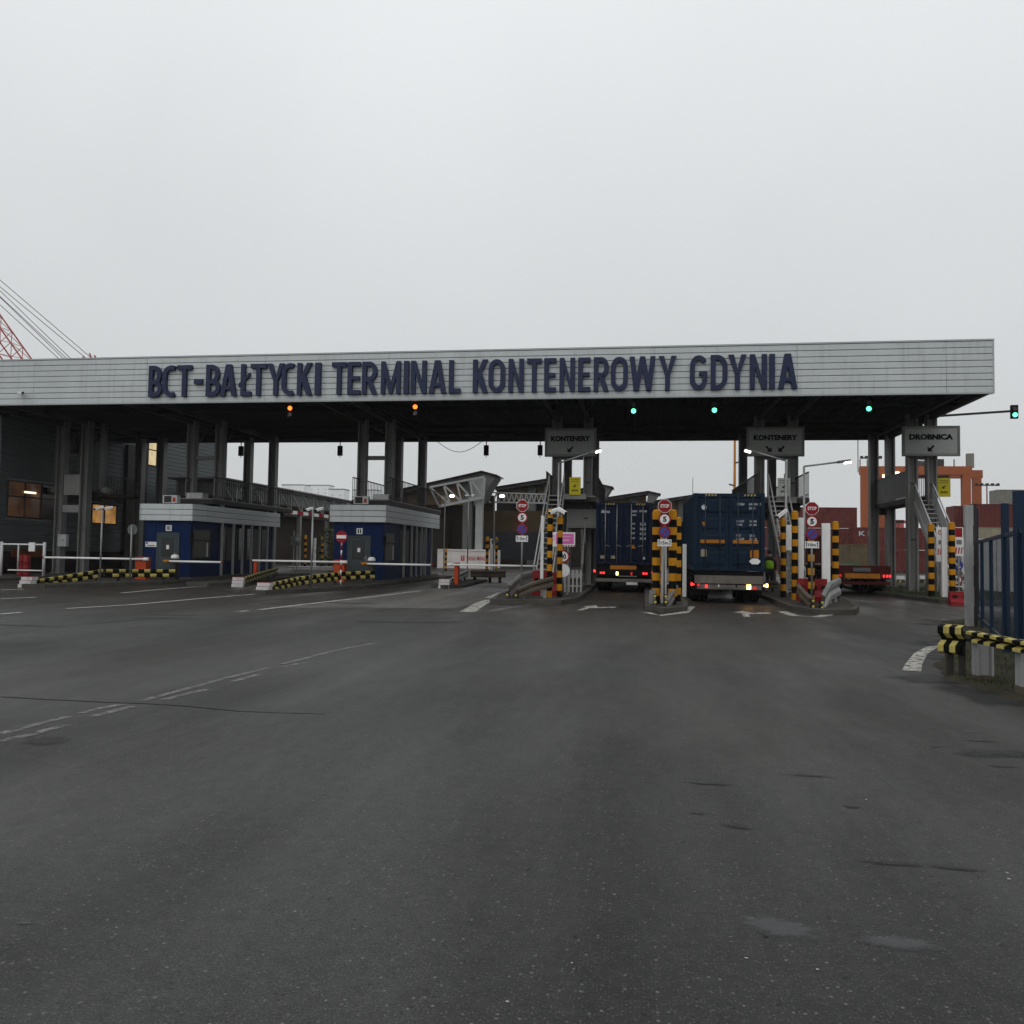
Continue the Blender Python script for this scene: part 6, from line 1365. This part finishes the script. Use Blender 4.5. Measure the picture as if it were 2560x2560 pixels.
MB().box(c.x - .32, c.x + .32, c.y, c.y + .3, zc - .35, zc + .32).build('cabinet', 'signback', t); MB().box(c.x - .16, c.x - .1, c.y + .1, c.y + .18, -.02, zc + .7).box(c.x + .1, c.x + .16, c.y + .1, c.y + .18, -.02, zc + .5).build('leg', 'galv', t); MB().disc((c.x + .22, c.y - .02, zc + .12), .17, 18, .015).build('round_plate', 'fin', t)
guardrail(WP((722, 1420, 58), (850, 1421, 58)), 'far pale rail behind the lowered boom left of the no entry sign', mats=('whited', 'galv'), zbase=0.0, plain=True, h=.25, pstep=2)
# bush beside the no entry booth
c = W(826, 1360, 60); t = thing('bush', 'dark green bush behind the no entry sign', 'bush', (c.x, 60, 0)); rnd = random.Random(5); k = MB()
for i in range(900):
    th = rnd.uniform(0, 6.28); rr = rnd.uniform(0, 1) ** .5; z = rnd.uniform(.3, 3.2); x = c.x + 1.0 * rr * math.cos(th) * (1.1 - abs(z - 1.6) * .3); y = 60 + 1.0 * rr * math.sin(th); s = rnd.uniform(.05, .12); n = Vector((rnd.gauss(0, 1), rnd.gauss(0, 1), rnd.gauss(0, 1))).normalized(); u = n.orthogonal().normalized() * s; v = n.cross(u)
    k.add([Vector((x, y, z)) + u, Vector((x, y, z)) + v * .6, Vector((x, y, z)) - u, Vector((x, y, z)) - v * .6], [(0, 1, 2, 3)])
k.build('foliage', 'foliage', t); MB().cyl((c.x, 60, 0), (c.x, 60, 2.2), .08, 8, 0, .03).build('stem', 'timber', t)

# ------------------------------------------------------------------ stacked containers
def sidebox(X, Y, z, mt, label, group, L_=6.06, H_=2.59, marks=None):
    """container seen on its long side: corrugated face towards -Y"""
    t = thing('shipping_container', label, 'container', (X + L_ / 2, Y + 1.22, z), 0, group); k = MB(); P = []; x = X + .12
    while x < X + L_ - .14: P += [(x, 0), (x + .11, 0), (x + .17, .05), (x + .28, .05)]; x += .34
    P = [(q, o) for q, o in P if q < X + L_ - .12] + [(X + L_ - .1, 0)]
    k.strip([(q, Y + .02 + o, z + .15) for q, o in P], [(q, Y + .02 + o, z + H_ - .1) for q, o in P]); k.box(X + .03, X + L_ - .03, Y + .08, Y + 2.42, z + .1, z + H_ - .03); k.build('body', mt, t); k = MB()
    for q in (X, X + L_ - .14): k.box(q, q + .14, Y, Y + .14, z + .005, z + H_ - .01)
    k.box(X + .14, X + L_ - .14, Y, Y + .1, z + H_ - .12, z + H_ - .012).box(X + .14, X + L_ - .14, Y, Y + .1, z + .03, z + .17); k.build('frame', mt, t)
    if marks:
        k = MB(); lettering(k, marks, X + .6, X + .6 + .5 * len(marks), z + H_ - 1.0, z + H_ - .45, Y - .004, .02, .02); k.build('lettering', 'hivis', t)
    return t
LBm = 'maroon corrugated container in the stacks beyond the gate'; GRm = 'maroon containers stacked in the yard'
TIER = ['bottom', 'second', 'third', 'top']
def stack(px, Y, tiers, marks=None, where=''):
    X = W(px, 1400, Y).x
    for i, m_ in enumerate(tiers):
        lb, gr = {'maroon': (LBm, GRm), 'cream': ('cream container in the right hand stacks behind the blue fence', 'cream containers in the stacks'), 'greybox': ('grey topmost container in the stack behind the blue fence', 'grey containers topping the stacks')}[m_]
        nm = {'maroon': 'maroon', 'cream': 'cream', 'greybox': 'grey'}[m_]
        sidebox(X, Y, i * 2.59, m_, '%s container, %s of its stack %s' % (nm, 'topmost' if i == len(tiers) - 1 else TIER[i], where), gr, marks=marks if i == len(tiers) - 1 else None)
for px, Y, ti, mk, wh_ in ((1893, 108, ['maroon'] * 3, None, 'behind the second kontenery columns'), (2014, 108, ['maroon'] * 3, None, 'behind the 10m sign, nearest the crane leg'), (2134, 103, ['maroon'] * 2, 'K L', 'with pale letters behind the red trailer'),
                      (2259, 103, ['maroon'] * 2, None, 'behind the drobnica columns'), (2384, 103, ['maroon', 'maroon', 'maroon'], None, 'between the drobnica columns and the fence post'), (2430, 99, ['maroon', 'cream', 'maroon'], None, 'behind the blue fence, nearest its end post'),
                      (2494, 112, ['maroon', 'maroon', 'maroon', 'greybox'], None, 'behind the blue fence, right of the light mast'), (2612, 112, ['maroon', 'maroon', 'maroon', 'greybox'], None, 'far behind the blue fence at the row end'),
                      (2562, 99, ['maroon', 'maroon', 'maroon'], 'UES', 'with pale letters behind the blue fence'), (2010, 100, ['maroon'], None, 'standing single behind the lone white panel')):
    stack(px, Y, ti, mk, wh_)
sidebox(W(2113, 1400, 72).x, 72, 0, 'tan', 'tan container behind the blue no parking sign in the yard', None, 2.44, 2.75)
tag(MB().box(W(2112, 1415, 66).x, W(2150, 1415, 66).x, 66, 66.1, W(2130, 1424, 66).z, W(2130, 1407, 66).z).box(W(2128, 1415, 66).x, W(2130, 1415, 66).x, 66.1, 66.18, 0, W(2130, 1408, 66).z).build('direction_sign', mat('sign_green', (.015, .13, .05), .5)), 'green direction sign in the yard beside the blue no parking sign', 'sign')
tt = thing('pedestrian_light', 'signal pole with white boards in the yard right of the red trailer', 'signal pole', (W(2180, 1400, 58).x, 58, 0)); xx = tt.location.x
MB().cyl((xx, 58, 0), (xx, 58, W(2180, 1335, 58).z), .06, 8).build('pole', 'amber', tt, True); MB().box(xx - .24, xx + .24, 57.85, 57.92, W(2180, 1395, 58).z, W(2180, 1381, 58).z).box(xx - .1, xx + .1, 57.86, 57.91, W(2180, 1415, 58).z, W(2180, 1396, 58).z).build('board', 'signwhite', tt)
# road works style barrier boards beyond the last lane
for px0, px1, s in ((2218, 2262, 'striped concrete block with a white rail beyond the drobnica columns'), (2305, 2325, 'short concrete block with a white rail left of the drobnica posts')):
    Y = 56; a = W(px0, 1470, Y); b_ = W(px1, 1440, Y); t = thing('barrier_block', s, 'barrier', (a.x, Y, 0)); z1 = W(px0, 1448, Y).z
    MB().box(a.x, b_.x, Y, Y + .5, -.02, z1).build('block', 'kerb', t); k = MB(); n = max(2, int((b_.x - a.x) / .35))
    for i in range(n): x = a.x + .1 + i * (b_.x - a.x - .2) / n; k.add([(x, Y - .006, z1 * .3), (x + .12, Y - .006, z1 * .3), (x + .2, Y - .006, z1 * .95), (x + .08, Y - .006, z1 * .95)], [(0, 1, 2, 3)])
    k.build('hazard_stripe', 'raily', t); MB().box(a.x - .05, b_.x + .05, Y + .1, Y + .25, z1, z1 + .22).build('rail', 'white', t)
# ------------------------------------------------------------------ orange gantry crane
gc = thing('gantry_crane', 'tall orange rubber tyred gantry crane over the container stacks', 'crane', (W(2300, 1400, 163).x, 163, 0))
for Y, pl_, pr_, nm in ((160, 2162, 2414, 0), (167, 2200, 2441, 1)):
    a = W(pl_, 1170, Y); b_ = W(pr_, 1170, Y); zt = W(2300, 1187, 160).z
    for x in (a.x, b_.x): MB().box(x - .7, x + .7, Y - .5, Y + .5, 1.4, zt).build('leg', 'crane', gc)
    MB().box(a.x - .9, b_.x + .9, Y - .55, Y + .55, zt, zt + 1.5).build('girder', 'crane', gc)
for q, w_ in (((2162, 160), (2200, 167)), ((2414, 160), (2441, 167))) and [(((2162, 160), (2200, 167)), 0), (((2414, 160), (2441, 167)), 1)]:
    a = W(q[0][0], 1170, q[0][1]); b_ = W(q[1][0], 1170, q[1][1])
    MB().bar((a.x, a.y, 1.6), (b_.x, b_.y, 1.6), 1.0).build('sill_beam', 'crane', gc)
    for e_ in (a, b_): MB().cyl((e_.x - .35, e_.y, .75), (e_.x + .35, e_.y, .75), .75, 16).build('wheel', 'rubber', gc)
zt = W(2300, 1187, 160).z + 1.5
MB().box(W(2298, 1160, 163).x, W(2348, 1160, 163).x, 160.5, 166, zt, zt + 1.4).build('trolley', 'steeld', gc); MB().box(W(2298, 1150, 161).x, W(2312, 1150, 161).x, 160.4, 160.45, zt + 1.0, zt + 2.6).build('warning_board', 'whitebox', gc)
MB().box(W(2345, 1190, 162).x, W(2368, 1190, 162).x, 161, 163.5, zt - 4.4, zt - 1.5).build('cabin', 'steeld', gc); MB().box(W(2414, 1150, 163).x, W(2430, 1150, 163).x, 162, 163, zt, zt + 2.6).build('equipment_house', 'greybox', gc)
for px, py in ((2212, 1190), (2243, 1183), (2329, 1194), (2334, 1200)): 
    c = W(px, py, 159.2); MB().box(c.x - .35, c.x + .35, 159.1, 159.5, c.z - .25, c.z + .25).build('flood_light', 'ledg', gc)
for px in (2150, 2168, 2385): c = W(px, 1140, 161); MB().cyl((c.x, 161, zt), (c.x, 161, zt + 1.4), .1, 6).build('mast', 'steeld', gc)
k = MB(); c = W(2145, 1165, 161); k.cyl((c.x, 161, zt - 1), (c.x, 161, zt + 6), .08, 6).build('aerial', 'steeld', gc)
g2 = thing('gantry_crane', 'distant pale red gantry crane seen under the walkway of the drobnica lane', 'crane', (W(2245, 1400, 260).x, 260, 0))
for px in (2238, 2250): c = W(px, 1330, 260); MB().box(c.x - .8, c.x + .8, 259, 260.5, 0, W(px, 1300, 260).z).build('leg', 'cranered', g2)
MB().box(W(2230, 1305, 260).x, W(2270, 1305, 260).x, 259, 260.6, W(2240, 1308, 260).z, W(2240, 1301, 260).z).build('girder', 'cranered', g2); MB().box(W(2266, 1305, 260).x, W(2270, 1305, 260).x, 259, 260.6, 0, W(2240, 1308, 260).z).build('leg', 'cranered', g2)
# masts
def mast(px, top, Y, w, label, mt='steel', head=True, r=.12):
    c = W(px, top, Y); t = thing('light_mast', label, 'mast', (c.x, Y, 0)); MB().cyl((c.x, Y, 0), (c.x, Y, c.z), r, 8, 0, r * .7).build('pole', mt, t, True)
    if head:
        MB().bar((c.x - w, Y, c.z), (c.x + w, Y, c.z), .16).build('cross_arm', 'steeld', t)
        for i in range(5): MB().box(c.x - w + i * w / 2 - .16, c.x - w + i * w / 2 + .16, Y - .3, Y + .1, c.z - .1, c.z + .25).build('flood_light', 'steeld', t)
    else:
        for z, s in ((c.z * .62, -1), (c.z * .78, 1)): MB().bar((c.x, Y, z), (c.x + s * .5, Y - .2, z + .1), .12).build('fitting', 'steeld', t)
mast(2467, 1213, 125, 1.4, 'grey flood light mast right of the orange crane', 'timber'); mast(2177, 1145, 118, 1.2, 'flood light mast in front of the left leg of the orange crane', 'amber')
mast(1837, 1080, 78, 1, 'thin yellow mast rising behind the blue container', 'amber', False, .14); mast(1732, 1195, 70, 1, 'hair-thin dark aerial behind the corner of the blue container', 'chassis', False, .03)
# ------------------------------------------------------------------ red crawler crane behind the office
cc = thing('crawler_crane', 'red lattice boom crane with stay cables behind the office', 'crane', (W(395, 1400, 115).x, 115, 0))
f0 = W(366, 1385, 115); f0.z = 2.2; tip = W(-289, 430, 115); mt_ = W(222, 890, 118)
def lattice(par, A, B, w0, n, mt, nm):
    A, B = Vector(A), Vector(B); d = (B - A).normalized(); s = d.cross(Vector((0, 1, 0))).normalized(); u = s.cross(d); k = MB(); c4 = []
    for i, j_ in ((-1, -1), (1, -1), (1, 1), (-1, 1)): o = (s * i + u * j_) * (w0 / 2); k.bar(A + o, B + o, .17); c4.append(o)
    for q in range(n):
        a = A.lerp(B, q / n); b_ = A.lerp(B, (q + 1) / n)
        for i in range(4): k.bar(a + c4[i], b_ + c4[(i + 1) % 4], .075); k.bar(a + c4[i], a + c4[(i + 1) % 4], .075)
    k.build(nm, mt, par)
lattice(cc, f0, tip, 2.6, 24, 'cranered', 'boom'); lattice(cc, f0 + Vector((1, 2, 0)), mt_, 1.2, 10, 'cranered', 'mast')
k = MB()
for i, (e0, e1) in enumerate((((226, 893), (0, 700)), ((212, 893), (0, 717)), ((173, 893), (0, 727)), ((163, 893), (0, 741)), ((155, 893), (0, 743)), ((143, 893), (0, 762)))):
    a = W(*e0, 118); b_ = W(*e1, 117); dd = (a - b_); MB().cyl(a + dd * .02, a - dd * 2.4, .05, 5).build('stay_cable', 'chassis', cc)
MB().box(f0.x - 2.2, f0.x + 3.5, 113, 117.5, 1.3, 4.2).build('house', 'cranered', cc)
for y in (111.8, 117.7): MB().box(f0.x - 4, f0.x + 4.5, y, y + 1.1, 0, 1.3).build('crawler_track', 'chassis', cc)
# ------------------------------------------------------------------ faint town far beyond the yard
def tower(px0, px1, top, Y):
    a = W(px0, 1300, Y); b_ = W(px1, 1300, Y); t = thing('apartment_block', 'apartment block coloured pale to fade as in mist beyond the yard', 'building', ((a.x + b_.x) / 2, Y, 0), 0, 'apartment blocks coloured to fade as in mist')
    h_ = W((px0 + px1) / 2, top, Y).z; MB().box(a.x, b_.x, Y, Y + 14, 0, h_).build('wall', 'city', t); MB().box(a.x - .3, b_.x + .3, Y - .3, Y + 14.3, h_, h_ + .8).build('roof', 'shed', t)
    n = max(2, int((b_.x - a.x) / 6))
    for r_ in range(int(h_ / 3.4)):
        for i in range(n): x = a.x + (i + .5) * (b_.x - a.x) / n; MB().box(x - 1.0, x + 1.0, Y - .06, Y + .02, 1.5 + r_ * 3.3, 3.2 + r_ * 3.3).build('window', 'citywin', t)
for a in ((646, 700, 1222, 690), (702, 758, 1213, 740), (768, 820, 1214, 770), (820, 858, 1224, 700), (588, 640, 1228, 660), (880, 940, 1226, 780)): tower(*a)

# ================================================================== BLUE FENCE at the right
fA, fB = Vector((8.95, 24.3)), Vector((5.55, 13.2)); fd = (fB - fA)
fn = thing('steel_fence', 'blue steel bar fence with tall posts behind the rusty rail at the right', 'fence', (fA.x, fA.y, .05))
def fpt(t_): return fA + fd * t_
def tpx(px):
    lo_, hi_ = 0.0, 2.0
    for _ in range(40):
        md = (lo_ + hi_) / 2; p = fpt(md); dv = Vector((p.x, p.y, 1.5)) - CP
        if 1280 + F * dv.dot(RT) / dv.dot(FW) < px: lo_ = md
        else: hi_ = md
    return lo_
tl = tpx(2552); pe_ = fpt(tl)
posts = [(fpt(t_), h_, w_) for t_, h_, w_ in ((0, 3.05, .13), (tpx(2455), 2.1, .06), (tpx(2478), 2.1, .06), (1.0, 2.45, .07), (tpx(2514), 2.7, .10), (tl, 2.75, .15))]
posts += [(Vector((pe_.x + k * .38, pe_.y - k * 2.6)), 2.75, .13) for k in (1, 2, 3)]        # on along the verge beside the road
for p, h_, w_ in posts: MB().box(p.x - w_ / 2, p.x + w_ / 2, p.y - w_ / 2, p.y + w_ / 2, .0, h_).build('post', 'fence', fn)
for (p, _, _), (q, _, _) in zip(sorted(posts, key=lambda a: -a[0].y), sorted(posts, key=lambda a: -a[0].y)[1:]):
    for z in (2.13, .22): MB().bar((p.x, p.y, z), (q.x, q.y, z), .05, .07).build('rail', 'fence', fn)
    MB().sheet([(p.x, p.y, .26), (q.x, q.y, .26), (q.x, q.y, 2.1), (p.x, p.y, 2.1)]).build('mesh_panel', 'mesh', fn)
p = G(2424, 1565, .05); t = thing('fence_post', 'soiled white post wrapped in plastic at the end of the blue fence', 'post', (p.x, p.y, .05))
k = MB(); zs = [0, .5, 1.0, 1.5, 2.0, 2.5, 3.0]
for i, z in enumerate(zs[:-1]): w_ = .085 + .012 * (i % 2); k.box(p.x - w_ - .0, p.x + w_ * .9, p.y - .07, p.y + .07, .03 + z, .03 + zs[i + 1])
k.build('post', 'fin', t); MB().box(p.x + .08, p.x + .17, p.y - .05, p.y + .09, .03, 3.05).build('steel_core', 'steeld', t)
# pale hoarding and a parked van seen through the fence
hd = thing('site_hoarding', 'pale sheet hoarding seen through the bars of the blue fence', 'hoarding', (22, 44, 0))
for i in range(9): MB().box(15.6 + i * 1.6, 15.6 + i * 1.6 + 1.56, 44, 44.06, KZ, 2.7 + .05 * (i % 2)).build('sheet', 'whited', hd)
for i in range(5): MB().box(15.7 + i * 3.2, 15.8 + i * 3.2, 44.06, 44.16, KZ - .1, 2.9).build('post', 'steel', hd)
stripepost(2520, 1520, 1352, 'yellow and black post seen through the blue fence', KZ, wpx=12, Y=33.0)

# ================================================================== MIST
hz = MB().box(-815, 815, -815, 815, -1.0, 95).build('haze', 'white'); hz.data.materials.clear()
vm = bpy.data.materials.new('mist'); vm.use_nodes = True; vn = vm.node_tree; vn.nodes.clear()
vo = vn.nodes.new('ShaderNodeOutputMaterial'); pv = vn.nodes.new('ShaderNodeVolumePrincipled'); pv.inputs['Color'].default_value = (.96, .97, .98, 1); pv.inputs['Density'].default_value = HAZE
pv.inputs['Anisotropy'].default_value = 0.0
vn.links.new(pv.outputs[0], vo.inputs['Volume']); hz.data.materials.append(vm); struct(hz, 'stuff')
